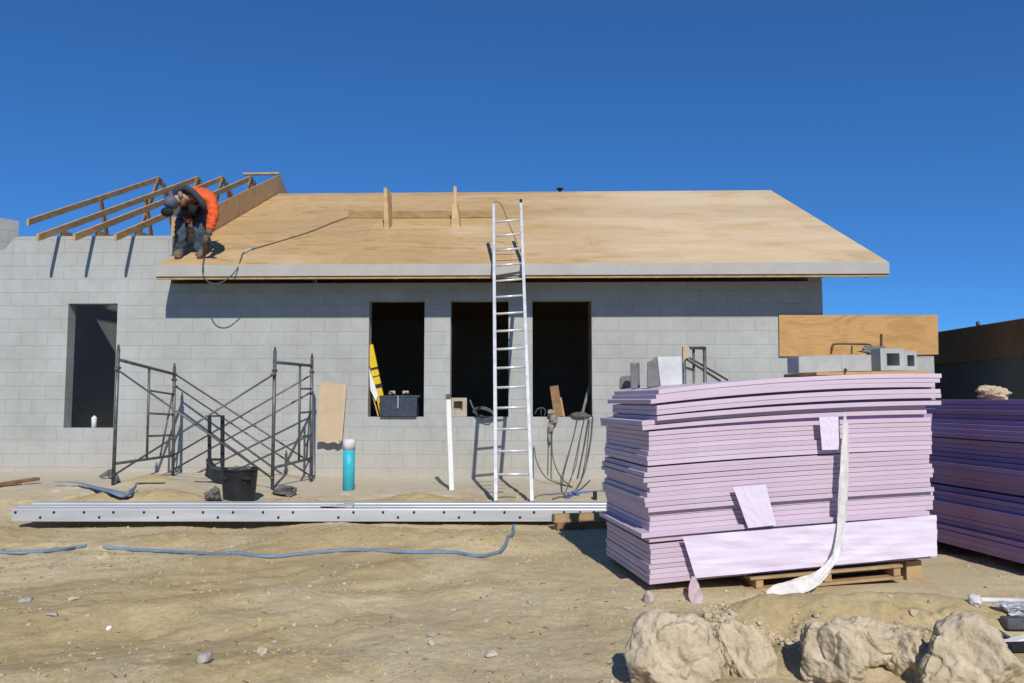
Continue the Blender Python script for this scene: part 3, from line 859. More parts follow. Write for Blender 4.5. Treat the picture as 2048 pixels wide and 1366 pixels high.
xs_up = [31, 108, 168, 227, 288, 347, 406, 466, 526, 586, 707, 766, 828, 888, 949, 1009, 1068, 1128, 1160, 1188]
xs_lo = [81, 199, 316, 436, 557, 677, 796, 918, 1040, 1155]
for xs, zz in ((xs_up, .088), (xs_lo, .040)):
    for px in xs:
        q = P(px, 1025, y0)
        mb = MB(); mb.tube([Vector((q.x, y0 + .002, zb + zz)), Vector((q.x, y0 - .007, zb + zz))], [0.0135, 0.011], 8); mb.build('bolt', M['blackrub'], tb)
sq = P(672, 1020, y0)
mb = MB()
for k in range(4):
    mb.box((sq.x + (k - 1.5) * .07, y0 + .035 + .01 * k, zb + hgt + .012 + .004 * k), (.10, .10, .012), Matrix.Rotation(.2 * (k - 1.5), 3, 'X'))
tag(mb.build('clear_tape', M['beam'], bevel=.003), 'crumpled strip of silvery tape lying on the steel beam', 'tape')
# timbers under its right end
for (pl, pr, py, lab) in ((1112, 1240, 1073, 'lower brown timber offcut under the right end of the steel beam'), (1106, 1240, 1053, 'upper brown timber offcut touching the right end of the steel beam')):
    a = P(pl, py, 7.45); b = P(pr + 20, py - 3, 7.62)
    a.z = 0.04 if py > 1060 else 0.115; b.z = a.z
    mb = MB(); mb.beam(a, b, 0.10, 0.075); tag(mb.build('timber', M['lumber_dark'] if py > 1060 else M['pallet'], bevel=0.004), lab, 'timber', 'timber offcuts under the beam')

# ------------------------------------------------------------------ foam board stacks
def stack(A0, ang, length, depth, nb, zl, zr, th, mat, label, group, seedn, offs, gaps, bow):
    e1 = Vector((math.cos(ang), math.sin(ang), 0)); e2 = Vector((-math.sin(ang), math.cos(ang), 0))
    rnd = random.Random(seedn); acc = []
    ns = 18
    def zb(i, s):
        z = zl + (zr - zl) * s + i * th + bow * (0.3 + 0.7 * i / nb) * 4 * s * (1 - s)
        for gi, gl, gr, gm in gaps:
            if i >= gi:
                z += gl * (1 - s) + gr * s + gm * 4 * s * (1 - s)
        return z
    for i in range(nb):
        ox, oy = offs(i, rnd)
        dl = rnd.uniform(-.006, .006)
        base = A0 + e1 * ox + e2 * oy
        vs = []
        for k in range(ns + 1):
            s = k / ns
            for (yy, zz) in ((0, 0), (depth, 0), (depth, 1), (0, 1)):
                vs.append(base + e1 * (s * (length + dl)) + e2 * yy + ZV * (zb(i, s) + (th - .0016) * zz))
        fs = [(3, 2, 1, 0), (ns * 4, ns * 4 + 1, ns * 4 + 2, ns * 4 + 3)]
        for k in range(ns):
            for c in range(4):
                d = (c + 1) % 4
                fs.append((k * 4 + c, k * 4 + d, k * 4 + 4 + d, k * 4 + 4 + c))
        m = MB().add(vs, fs)
        o = m.build('foam_board', mat, bevel=0.0022)
        tag(o, label, 'foam board', group)
    return e1, e2, zb
A1 = Vector((0.862, 5.0, 0))
NB = 38; TH1 = 0.0303; LEN1 = 1.95
ANG1 = R_(9.0)
def offs1(i, rnd):
    j = rnd.uniform(-.006, .006); k = rnd.uniform(-.0035, .0035)
    f = i / NB
    if f < .22: o = (-0.015, 0.0)
    elif f < .26: o = (-.07, -.02)
    elif f < .36: o = (-.005, .03)
    elif f < .60: o = (-.03 - .02 * math.sin(i * 1.3), .0)
    elif f < .66: o = (-.02, -.0)
    elif f < .78: o = (-.005, .02)
    elif f < .82: o = (-.055, .012)
    elif f < .9: o = (.03, -.03)
    else: o = (.02 + .03 * math.sin(i * 2.1), -.035)
    return (o[0] + j, o[1] + k)
E1, E2, ZB1 = stack(A1, ANG1, LEN1, 0.98, NB, 0.07, 0.175, TH1, M['foam'], 'lilac foam insulation board lying flat in the sunlit stack', 'lilac boards of the sunlit stack', 1, offs1,
                    [(8, .012, .002, 0), (21, .004, 0, .0), (23, .009, 0, .003), (30, .006, .020, .004), (33, .005, .016, .004), (35, .008, .010, .004)], 0.015)
for gi, lab in ((30, 'foam filler strip added to block light through the lowest gap of the sunlit stack'), (33, 'foam filler strip added to block light through the middle gap of the sunlit stack'), (35, 'foam filler strip added to block light through the top gap of the sunlit stack')):
    vs = []  # filler strips added so the bright background doesn't show through the gaps
    for k in range(13):
        sN = k / 12
        for dp, zz in ((.04, ZB1(gi - 1, sN) + TH1 - .002), (.75, ZB1(gi - 1, sN) + TH1 - .002), (.75, ZB1(gi, sN) + .003), (.04, ZB1(gi, sN) + .003)):
            vs.append(A1 + E1 * (.05 + sN * (LEN1 - .035)) + E2 * dp + ZV * zz)
    fs = [(3, 2, 1, 0), (48, 49, 50, 51)] + [(k * 4 + c, k * 4 + (c + 1) % 4, k * 4 + 4 + (c + 1) % 4, k * 4 + 4 + c) for k in range(12) for c in range(4)]
    tag(MB().add(vs, fs).build('gap_blocker', M['foam2']), lab, 'foam spacer')
topz1 = lambda s: ZB1(NB - 1, s) + TH1
# second stack in shade
ANG2 = R_(8.0)
e1b = Vector((math.cos(ANG2), math.sin(ANG2), 0)); e2b = Vector((-math.sin(ANG2), math.cos(ANG2), 0))
N2 = Vector((3.53, 5.0, 0))
def offs2(i, rnd):
    f = i / 30
    o = -.03 * math.sin(i * 0.9) + (.05 if f > .9 else 0) + (-.02 if f < .3 else 0)
    return (o + rnd.uniform(-.012, .012), rnd.uniform(-.02, .02))
def st2():
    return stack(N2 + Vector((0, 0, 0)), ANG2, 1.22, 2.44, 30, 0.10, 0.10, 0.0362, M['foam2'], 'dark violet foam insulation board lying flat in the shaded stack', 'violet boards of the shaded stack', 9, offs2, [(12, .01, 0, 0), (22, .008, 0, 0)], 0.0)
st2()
for s2, lab in ((0.35, 'pallet runner under the near part of the shaded violet stack'), (1.9, 'pallet runner under the far part of the shaded violet stack')):
    c0 = N2 + e2b * s2 + e1b * .05
    mb = MB(); mb.beam(c0 + ZV * .05, c0 + e1b * 1.1 + ZV * .05, .12, .095); tag(mb.build('timber', M['pallet'], bevel=.004), lab, 'timber')

# pallet of the first stack
def S1(s, dp, z): return A1 + E1 * s + E2 * dp + ZV * z
pal = thing('pallet', 'worn wooden pallet sticking out beneath the sunlit lilac stack', 'pallet', S1(1.1, .3, 0))
def slab(s0, s1, d0, d1, z0, z1, nm, tilt=0.045):
    q = []
    for z in (z0, z1):
        for (s, d) in ((s0, d0), (s1, d0), (s1, d1), (s0, d1)):
            q.append(S1(s, d, z + tilt * (s - .62)))
    MB().hexa(q).build(nm, M['pallet'], pal, bevel=.003)
for s0 in (.66, 1.12, 1.60):
    slab(s0, s0 + .05, -.03, 1.0, .029, .080, 'stringer')
for d0 in (-.04, .2, .45, .7):
    slab(.62, 1.66, d0, d0 + .1, .082, .100, 'deck_board')
    slab(.62, 1.66, d0, d0 + .1, .010, .027, 'bottom_board')
mb = MB(); mb.hexa([S1(1.74, .04, .0), S1(1.85, .04, .0), S1(1.85, .9, .0), S1(1.74, .9, .0), S1(1.74, .04, .150), S1(1.85, .04, .152), S1(1.85, .9, .152), S1(1.74, .9, .150)])
tag(mb.build('timber', M['pallet'], bevel=.004), 'wooden support block under the right end of the lilac stack', 'timber')

def wrap(poly, off, name, mat, label, cat, thick=.003, wav=.004, seedn=0):
    """thin sheet hung on the stack front: poly = four (px,py), curved over a grid"""
    def pt(px, py):
        d = ray(px, py); n = E2
        s = (A1 - E2 * off - CAM).dot(n) / d.dot(n)
        return CAM + d * s
    nu, nv2 = 24, 10
    p = [pt(*q) for q in poly]
    vs = []
    for l in (0, 1):
        for j in range(nv2 + 1):
            for i in range(nu + 1):
                a = p[0].lerp(p[1], i / nu).lerp(p[3].lerp(p[2], i / nu), j / nv2)
                w = wav * mnoise.noise(Vector((i * .33 + seedn, j * .5, seedn)))
                vs.append(a - E2 * (w + l * thick))
    n1 = (nu + 1) * (nv2 + 1); ix = lambda i, j, l: l * n1 + j * (nu + 1) + i
    fs = []
    for j in range(nv2):
        for i in range(nu):
            fs.append((ix(i, j, 0), ix(i, j + 1, 0), ix(i + 1, j + 1, 0), ix(i + 1, j, 0))); fs.append((ix(i, j, 1), ix(i + 1, j, 1), ix(i + 1, j + 1, 1), ix(i, j + 1, 1)))
    for i in range(nu):
        fs.append((ix(i, 0, 0), ix(i + 1, 0, 0), ix(i + 1, 0, 1), ix(i, 0, 1))); fs.append((ix(i, nv2, 0), ix(i, nv2, 1), ix(i + 1, nv2, 1), ix(i + 1, nv2, 0)))
    for j in range(nv2):
        fs.append((ix(0, j, 0), ix(0, j, 1), ix(0, j + 1, 1), ix(0, j + 1, 0))); fs.append((ix(nu, j, 0), ix(nu, j + 1, 0), ix(nu, j + 1, 1), ix(nu, j, 1)))
    return tag(MB().add(vs, fs).build(name, mat, smooth=False), label, cat)
wrap([(1365, 1073), (1872, 1030), (1874, 1111), (1391, 1156)], .055, 'wrap_sheet', M['wrap'], 'wide pale wrapping sheet across the bottom of the lilac stack', 'wrapping', wav=.01, seedn=3)
wrap([(1638, 834), (1676, 833), (1678, 899), (1644, 900)], .05, 'wrap_patch', M['wrap'], 'small pale patch beside the top of the white strap on the stack', 'wrapping', seedn=5)
wrap([(1466, 974), (1531, 969), (1552, 1050), (1496, 1056)], .05, 'wrap_patch', M['wrap'], 'pale slanting patch at the middle of the lilac stack front', 'wrapping', seedn=7)
# strap: hangs down the front, folds onto the ground
def onfront(px, py, off):
    d = ray(px, py); s = (A1 - E2 * off - CAM).dot(E2) / d.dot(E2)
    return CAM + d * s
sp = [onfront(1690, 823, .05), onfront(1688, 900, .075), onfront(1688, 980, .08), onfront(1683, 1050, .08), onfront(1674, 1098, .10), onfront(1662, 1126, .14), onfront(1642, 1150, .18), onfront(1614, 1167, .21), onfront(1572, 1181, .23), onfront(1527, 1190, .23)]
gg = []
path = spline(sp + gg, 7); wds = np.interp(np.linspace(0, 1, len(path)), [0, .06, .25, .5, .65, .8, .93, 1], [.006, .026, .036, .026, .032, .05, .055, .004])
mb = MB(); vs = []; NS = 9
path = spline(sp, 12); wds = np.interp(np.linspace(0, 1, len(path)), [0, .05, .2, .4, .55, .65, .8, .94, 1], [.004, .022, .033, .026, .026, .030, .046, .05, .004])
for i, p in enumerate(path):
    t = (path[min(i + 1, len(path) - 1)] - path[max(i - 1, 0)]).normalized()
    fr = min(1, max(0, (i / len(path) - .52) / .2))
    nrm = (-E2).lerp(ZV, fr * .42).normalized(); sd = t.cross(nrm).normalized()
    w = float(wds[i]) * (1 + .12 * mnoise.noise(Vector((i * .31, 4, 1))))
    row = []
    for k in range(NS):
        a = -1 + 2 * k / (NS - 1)
        cr = .007 * mnoise.noise(Vector((a * 2.2, i * .10, 2))) + .006 * abs(mnoise.noise(Vector((a * 3.1, i * .05, 7)))) * (1 + fr) + .010 * abs(a) ** 3 * math.sin(i * .16)
        row.append(p + sd * w * a + nrm * cr)
    vs += row + [q - nrm * .0015 for q in row[::-1]]
for p in vs: p.z = max(p.z, hz(p.x, p.y) + .010)
n = 2 * NS; fs = [tuple(range(n))[::-1], tuple(range((len(path) - 1) * n, len(path) * n))]
for i in range(len(path) - 1):
    for k in range(n):
        fs.append((i * n + k, i * n + (k + 1) % n, i * n + n + (k + 1) % n, i * n + n + k))
tag(mb.add(vs, fs).build('strap', M['strap'], smooth=False), 'loose white strap hanging down the lilac stack onto the sand', 'strap')
vs = [(1383, 1152, .06), (1390, 1153, .06), (1397, 1168, .13), (1404, 1186, .19), (1406, 1197, .21), (1402, 1207, .22), (1392, 1214, .22), (1382, 1208, .21), (1376, 1192, .19), (1377, 1172, .14)]
mb = MB(); mb.prism([onfront(*q) for q in vs], -E2 * .012)
tag(mb.build('foam_scrap', M['scrap_pink'], bevel=.003), 'drop shaped dusty pink scrap dangling below the stack corner', 'scrap')

# things on top of the first stack
def ontop(px, dpth):            # point on the stack's top whose picture column is px
    best = None
    for i in range(201):
        s = i / 200 * LEN1
        p = S1(s, dpth, topz1(s / LEN1))
        d = p - CAM; cx = 1024 + F * d.x / d.dot(FW)
        if best is None or abs(cx - px) < best[0]:
            best = (abs(cx - px), p)
    return best[1]
pa = ontop(1598, .27); pb = ontop(1850, .27)
rotS = Matrix.Rotation(ANG1, 3, 'Z')
mb = MB(); mb.beam(pa + ZV * .012, pb + ZV * .012, 0.44, 0.02); tag(mb.build('plywood_strip', M['ply'], bevel=.002), 'plywood strip lying on the lilac stack under grey blocks', 'plywood')
def cmu(px0, px1, h, dpth, label, hole_n=1, mat='conc', cat='block', group=None, lift=.024):
    a = ontop(px0, dpth); b = ontop(px1, dpth)
    a = a + ZV * lift; b = b + ZV * lift
    w = (b - a).length; u = (b - a).normalized(); dd = E2 * .16
    mb = MB()
    if hole_n == 0:
        mb.prism([a, b, b + ZV * h, a + ZV * h], dd)
    else:
        hs = []
        for k in range(hole_n):
            c0 = (k + .26) / hole_n * w; c1 = (k + .80) / hole_n * w
            hs.append((c0, c1, h * .22, h * .78))
        loc = MB(); wall(loc, 0, w, 0, h, hs, 0, .16)
        # back of the cells
        for hh in hs:
            loc.box(((hh[0] + hh[1]) / 2, .13, (hh[2] + hh[3]) / 2), (hh[1] - hh[0] - .001, .03, hh[3] - hh[2] - .001))
        mb.add([a + u * p.x + E2 * p.y + ZV * p.z for p in loc.v], loc.f)
    return tag(mb.build('concrete_block', M[mat], bevel=.003), label, cat, group)
cmu(1763, 1809, .150, .12, 'pale hollow concrete block, taller of the pair on the lilac stack', 1)
cmu(1810, 1834, .135, .125, 'pale hollow concrete block, narrower one at the right of the pair on the stack', 1)
cmu(1598, 1684, .112, .22, 'solid grey block at the left end of the plywood strip on the stack', 0)
cmu(1685, 1744, .112, .22, 'solid grey block in the middle of the plywood strip on the stack', 0)
# bent rods behind the blocks
def ray_to(px, py, Y): return P(px, py, Y)
mb = MB(); mb.tube(spline([P(1662, 708, 5.5), P(1665, 692, 5.5), P(1672, 688, 5.5), P(1705, 688, 5.52), P(1737, 689, 5.52), P(1742, 694, 5.52)], 4), .008, 6)
mb.tube([P(1703, 708, 5.52), P(1704, 692, 5.52)], .006, 6)
tag(mb.build('bent_rod', M['rust']), 'bent dark steel rod lying over the grey blocks on the stack', 'rod')
mb = MB(); mb.tube([P(1762.5, 730, 5.5), P(1762.5, 668, 5.5)], .009, 6); tag(mb.build('rebar', M['rust']), 'rusty rebar standing upright behind the hollow blocks', 'rebar')
mb = MB()
for k in range(14):
    mb.ball(P(1730 + k * 2.6, 697 - 3 * math.sin(k * .5) - random.uniform(-2, 2), 5.5), (.022, .02, .014), 1, .3, 2, k)
mb.prism([P(1722, 702, 5.48), P(1760, 692, 5.48), P(1762, 740, 5.48), P(1744, 742, 5.48), P(1743, 706, 5.48)], E2 * .05)  # dark panel stands in for the hollow block's shaded side and shadow
tag(mb.build('debris_and_shade', M['slate'], smooth=False), 'debris lumps and a dark panel imitating shade beside the hollow blocks', 'debris')
# blocks at the left end of the top
def chunk(poly, Y, th, name, mat, label, cat, bev=.006):
    mb = MB(); mb.prism([P(x, y, Y) for x, y in poly], Vector((.02, th, 0)))
    return tag(mb.build(name, M[mat], bevel=bev), label, cat)
chunk([(1312, 774), (1365, 770), (1363, 713), (1342, 713), (1313, 714)], 5.85, .14, 'white_block', 'conc_pale', 'whitish block at the left end of the stack top', 'block')
chunk([(1293, 776), (1319, 772), (1312, 712), (1301, 722), (1294, 723)], 5.55, .05, 'mortar_slab', 'slate', 'dark grey broken slab leaning on the white block', 'slab')
chunk([(1261, 778), (1277, 776), (1276, 724), (1270, 726), (1260, 725)], 5.75, .05, 'mortar_slab', 'slate', 'narrow dark slab at the far left of the stack top', 'slab')
chunk([(1238, 779), (1261, 776), (1260, 750), (1243, 752), (1239, 756)], 5.95, .08, 'stone', 'slate', 'low dark stone beside the narrow slab on the stack', 'stone', .012)

# ------------------------------------------------------------------ cardboard on the shaded stack
mb = MB()
top2 = 0.10 + 30 * .0362 + .02
c = N2 + e2b * 1.25 + e1b * .45; c.z = top2
c = P(1981, 792, 6.45); c.z = top2
mb.ball(c + ZV * .05, (.125, .10, .058), 4, .42, 1.9, 12, facet=.35)
tag(mb.build('crumpled_cardboard', M['card']), 'crumpled brown cardboard lying on the shaded violet stack', 'cardboard')
# small bluish knob on the stack edge
mb = MB(); mb.ball(P(1691, 741, 5.28), (.012, .01, .016), 2, .4, 2, 5); mb.beam(P(1691, 748, 5.25), P(1690, 738, 5.25), .006, .006)
tag(mb.build('clip', M['tote']), 'small dark clip on the top edge of the lilac stack', 'clip')

# ------------------------------------------------------------------ low wall with plywood sheet on the right
vw = 0.0
wr = W(1868, 714, vw)
mb = MB(); wall(mb, UWR + .004, wr.x, -.2, wr.z + .03, [], vw + .002, vw + .19)
mb.v = [HW(p.x, p.y, p.z) for p in mb.v]
tag(mb.build('low_block_wall', M['block']), 'low grey block wall running on from the right end of the house', 'wall')
pp = [HW(W(x, y, -.03)) for x, y in ((1558, 630), (1876, 630), (1877, 709), (1559, 713))]
mb = MB(); mb.prism(pp, VV * .02); tag(mb.build('plywood_sheet', M['ply'], bevel=.002), 'orange plywood sheet fixed across the house corner and the low block wall', 'plywood')

# ------------------------------------------------------------------ neighbouring building on the right
nb = thing('neighbour_building', 'shaded dark building with brown upper band at the right edge', 'building', (7.6, 14, 0))
zt_ = EYE + 1.11; zm_ = EYE + .585
xa = 7.0
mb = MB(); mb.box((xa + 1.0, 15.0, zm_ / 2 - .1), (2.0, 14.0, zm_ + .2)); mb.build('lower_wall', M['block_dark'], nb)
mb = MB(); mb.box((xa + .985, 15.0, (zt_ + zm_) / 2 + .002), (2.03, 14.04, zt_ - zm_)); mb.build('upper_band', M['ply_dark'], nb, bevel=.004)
q = P(1972, 651, 12.0); mb = MB(); mb.ball((7.02, q.y, zt_ + .03), (.03, .03, .045), 2, .3, 2, 3); mb.build('roof_fitting', M['tote'], nb)

# ------------------------------------------------------------------ scaffold frame behind the stack
t = thing('steel_frame', 'short grey steel frame with diagonal braces rising behind the lilac stack', 'frame', P(1390, 960, 8.6))
Yf = 8.6
def bar3(a, b, r=.017, nm='bar', mat='steel'):
    mb = MB(); mb.tube([a, b], r, 8); return mb.build(nm, M[mat], t, smooth=True)
def gdown(px, Y):
    q = P(px, 800, Y); q.z = hz(q.x, Y) - .02; return q
bar3(gdown(1368, Yf - .2), P(1368, 694, Yf - .2), .02, 'leg', 'steel')
bar3(gdown(1387, Yf), P(1387, 694, Yf), .014, 'leg'); bar3(gdown(1409, Yf + .1), P(1409, 694, Yf + .1), .02, 'leg')
bar3(P(1368, 696, Yf - .2), P(1410, 696, Yf + .1), .017, 'top_bar')
bar3(P(1368, 734, Yf - .2), P(1387, 740, Yf), .014); bar3(P(1370, 716, Yf - .2), P(1440, 762, Yf + .4), .014, 'diagonal_brace'); bar3(P(1380, 716, Yf), P(1455, 760, Yf + .6), .012, 'diagonal_brace')
mb = MB(); mb.prism([P(1366, 692, Yf - .24), P(1377, 693, Yf - .24), P(1382, 703, Yf - .24), P(1379, 714, Yf - .24), P(1369, 720, Yf - .24), P(1366, 728, Yf - .24)], Vector((0, .02, 0)))
mb.build('wood_scrap', M['card'], t, bevel=.003)

# ------------------------------------------------------------------ things on and under the window sills
def HWp(px, py, v, dz=0):
    q = W(px, py, v); return HW(q.x, q.y, q.z + dz)
def HS(px, v, z):               # point at picture column px on plane v, height z
    q = W(px, 820, v); return HW(q.x, v, z)
t = thing('tool_tote', 'dark navy plastic tote full of tools on the first window sill', 'tote', HS(797, .02, SILL))
def hexlocal(x0, x1, v0, v1, z0, z1, flare, nm, mat, par, bev=.006):
    a = W(x0, 820, v0).x; b = W(x1, 820, v0).x
    q = [HW(a, v0, z0), HW(b, v0, z0), HW(b, v1, z0), HW(a, v1, z0), HW(a - flare, v0 - flare, z1), HW(b + flare, v0 - flare, z1), HW(b + flare, v1 + flare, z1), HW(a - flare, v1 + flare, z1)]
    return MB().hexa(q).build(nm, M[mat], par, bevel=bev, seg=2)
zt2 = W(798, 791, -.05).z
hexlocal(760, 833, -.06, .17, SILL + .003, zt2 - .02, .01, 'bin', 'tote', t, .012)
hexlocal(758, 838, -.075, .185, zt2 - .03, zt2, .002, 'rim', 'tote', t, .008)
mb = MB(); mb.tube(spline([HWp(775, 790, -.06), HWp(780, 783, -.0), HWp(797, 793, -.03), HWp(812, 786, -.0), HWp(824, 790, -.06)], 5), .009, 6); mb.build('tool_strap', M['black'], t)
mb = MB(); mb.box(HWp(796, 804, -.09), (.016, .014, .19)); mb.build('tool_handle', M['conc'], t, bevel=.003)
for px in (784, 811):
    mb = MB(); mb.box(HWp(px, 785, .04), (.09, .05, .05), .3); mb.build('wood_offcut', M['card'], t, bevel=.004)
a = HWp(764, 800, .10); b = HWp(739, 690, .12)
t = thing('spirit_level', 'yellow spirit level leaning in the left corner of the first window', 'level', a)
mb = MB(); mb.beam(a + Vector((.03, 0, -.22)), b, .11, .05, VV); mb.build('body', M['yellow'], t, bevel=.005)
for f in (.22, .42, .55):
    c1 = a.lerp(b, f); mb = MB(); mb.beam(c1, c1.lerp(b, .09 if f != .42 else .03), .112, .054, VV); mb.build('vial_window', M['black'], t)
mb = MB(); mb.prism([HWp(738, 735, .06), HWp(756, 790, .03), HWp(752, 803, .03), HWp(741, 780, .05)], VV * .012); tag(mb.build('white_offcut', M['white']), 'white triangular board offcut leaning against the yellow level', 'offcut')
mb = MB(); mb.beam(HS(757, .09, SILL + .01), HWp(739, 765, .13), .02, .05, VV); tag(mb.build('batten', M['ply'], bevel=.003), 'thin wooden batten leaning beneath the white offcut in the first window', 'batten')
# tan hollow block in second window
a = W(903, 834, .0); b = W(934, 834, .0); hh = W(918, 796, 0).z - SILL
loc = MB(); wall(loc, 0, b.x - a.x, 0, hh, [(.03, (b.x - a.x) * .72, hh * .36, hh * .82)], 0, .2); loc.box(((b.x - a.x) * .4, .16, hh * .58), ((b.x - a.x) * .6, .04, hh * .45))
rr = Matrix.Rotation(.25, 3, 'Z')
mb = MB(); mb.add([HW(a.x, .01, SILL + .003) + rr @ Vector(p) for p in loc.v], loc.f); tag(mb.build('hollow_block', M['conc_tan'], bevel=.004), 'tan hollow block standing on the second window sill', 'block')
mb = MB()
rnd = random.Random(8)
cc = W(968, 826, -.06)
for k in range(7):
    rx = .15 + rnd.uniform(-.03, .02); rz = .065 + rnd.uniform(-.02, .02)
    pts = [HW(cc.x + rx * math.cos(q) + rnd.uniform(-.004, .004), cc.y + .015 * k - .03 + .02 * math.sin(q * 2 + k), cc.z + rz * math.sin(q) - .03 * math.cos(q)) for q in np.linspace(0, 2 * math.pi, 25)]
    mb.tube(pts, .009, 6)
mb.tube(spline([HWp(940, 800, .0), HWp(946, 815, -.04), HWp(955, 822, -.05)], 5), .012, 6)
tag(mb.build('cable_coil', M['hose_grey'], smooth=True), 'coil of grey cable hanging over the second window sill', 'cable')
# third window: board pair, rag, cable heap
a = HS(1118, .05, SILL); t = thing('wood_board', 'rough brown board pair leaning in the third window opening', 'board', a)
mb = MB(); mb.beam(HS(1117, .05, SILL), HWp(1108, 772, .12), .13, .03, VV); mb.build('plank', M['lumber_dark'], t, bevel=.003)
mb = MB(); mb.beam(HS(1128, .07, SILL), HWp(1121, 795, .12), .03, .03, VV); mb.build('thin_batten', M['lumber'], t, bevel=.003)
mb = MB()
for (px, py, rx, rz, v) in ((1103, 826, .06, .05, -.05), (1107, 838, .055, .07, -.07), (1102, 855, .04, .09, -.05), (1099, 876, .025, .10, -.03)):
    mb.ball(HWp(px, py, v), (rx, .045, rz), 3, .45, 2.2, int(px))
tag(mb.build('mortar_rag', M['dirty'], smooth=True), 'mortar crusted rag hanging over the third window sill', 'rag')
mb = MB()
for k in range(8):
    c1 = W(1160, 829 - k * .8, -.02); w = .17 - .012 * k
    mb.tube([HW(c1.x + w * math.cos(q) * (1 + .1 * math.sin(3 * q + k)), c1.y + .05 + .09 * math.sin(q), SILL + .008 + k * .008) for q in np.linspace(0, 6.283, 21)], .008, 6)
tag(mb.build('cable_coil', M['hose_grey'], smooth=True), 'flat heap of grey cable on the third window sill', 'cable')
mb = MB(); mb.tube(spline([HWp(1070, 828, .06), HWp(1075, 818, .05), HWp(1086, 816, .05), HWp(1091, 823, .05), HWp(1089, 831, .05)], 5), .008, 6); mb.tube([HWp(1082, 832, .06), HWp(1082, 817, .06)], .005, 6)
tag(mb.build('bent_wire', M['hose_grey'], smooth=True), 'bent dark wire on the left corner of the third window sill', 'wire')
mb = MB(); mb.beam(HS(1163, .25, SILL), HWp(1182, 760, .32), .04, .03, VV); tag(mb.build('batten', M['slate'], bevel=.003), 'dark batten leaning in the right corner of the third window', 'batten')
mb = MB(); mb.tube([HWp(1068, 800, .04), HWp(1050, 812, -.1)], .004, 5)
# hanging cables
def cable(pts, r, mat, label, name='cable', group='cables hanging from the third window sill'):
    pp = [Vector((p.x, p.y, max(p.z, hz(p.x, p.y) + r))) if p.y > 5 and p.z < 1 else p for p in spline(pts, 8)]
    mb = MB(); mb.tube(pp, r, 7)
    return tag(mb.build(name, M[mat], smooth=True), label, 'cable', group)
cable([HWp(1068, 892, -.04), HWp(1074, 925, -.25), HWp(1092, 955, -.7), G(1120, 970, .012), G(1145, 976, .012)], .008, 'hose_grey', 'thin grey cable curving down from below the mortar rag')
cable([HWp(1104, 845, -.05), HWp(1104, 900, -.05), HWp(1110, 930, -.25), HWp(1124, 957, -.7), G(1142, 975, .012)], .009, 'hose_grey', 'thick grey cable dropping straight from the mortar rag')
cable([HWp(1097, 885, -.03), HWp(1096, 948, -.04)], .005, 'hose_grey', 'thin dark cord hanging straight under the mortar rag')
cable([HWp(1156, 832, -.05), HWp(1148, 870, -.05), HWp(1136, 915, -.3), HWp(1127, 950, -.7), G(1124, 985, .012), G(1135, 996, .012)], .008, 'hose_grey', 'grey cable swinging left from the cable heap to the ground')
cable([HWp(1178, 834, -.05), HWp(1169, 890, -.05), HWp(1155, 958, -.05)], .010, 'hose_grey', 'dark pipe like cable slanting down the wall from the cable heap')
cable([HWp(1181, 834, -.06), HWp(1176, 890, -.06), HWp(1165, 957, -.06)], .006, 'conc_tan', 'brownish cord slanting down the wall beside the dark cable')
cable([HWp(1170, 833, -.06), HWp(1160, 880, -.08), HWp(1152, 930, -.3), HWp(1143, 953, -.7), G(1132, 984, .012)], .007, 'hose_grey', 'thin grey cable dropping from the middle of the cable heap')
cable([HWp(1186, 832, -.05), HWp(1182, 880, -.06), HWp(1174, 925, -.25), HWp(1166, 952, -.6), G(1150, 984, .012)], .008, 'hose_grey', 'grey cable dropping from the right end of the cable heap')
# cables lying on the ground
def gcable(pts, r, mat, label, name='hose', group=None, cat='hose'):
    P3 = [G(x, y, r * .7) for x, y in pts]
    pp = spline(P3, 10)
    zz = np.array([hz(p.x, p.y) for p in pp]); zp = np.pad(zz, 5, mode='edge')
    zs = np.convolve(zp, np.ones(11) / 11, 'valid')
    pp = [Vector((p.x, p.y, max(float(a), float(b) - r * .3) + r * .8)) for p, a, b in zip(pp, zs, zz)]
    mb = MB(); mb.tube(pp, r, 8)
    return tag(mb.build(name, M[mat], smooth=True), label, cat, group)
gcable([(1066, 998), (1090, 990), (1120, 988), (1150, 986), (1190, 984), (1230, 980)], .010, 'hose_blue', 'faded blue hose on the ground right of the ladder foot', 'hose', 'cables on the ground by the stack')
gcable([(1130, 998), (1150, 990), (1175, 985), (1200, 983), (1225, 984)], .009, 'hose_vivid', 'bright blue cable on the ground by the left side of the lilac stack', 'cable', 'cables on the ground by the stack', 'cable')
gcable([(1105, 1000), (1135, 994), (1160, 980), (1180, 962)], .010, 'hose_grey', 'grey cable on the ground rising toward the wall beside the stack', 'cable', 'cables on the ground by the stack', 'cable')
mb = MB(); q = G(1147, 992, .02)
for k in range(4): mb.ball(q + Vector((.03 * k - .04, .02 * (k % 2), .012 * (k % 3))), (.03, .024, .02), 2, .4, 2, k)
tag(mb.build('blue_cap', M['hose_vivid'], smooth=True), 'crumpled blue plastic bit among the cables on the ground', 'plastic')
q = G(1190, 1000, .0); mb = MB(); mb.box(q + ZV * .045, (.045, .045, .10)); tag(mb.build('black_peg', M['black'], bevel=.006), 'short black peg standing by the steel beam near the stack', 'peg')
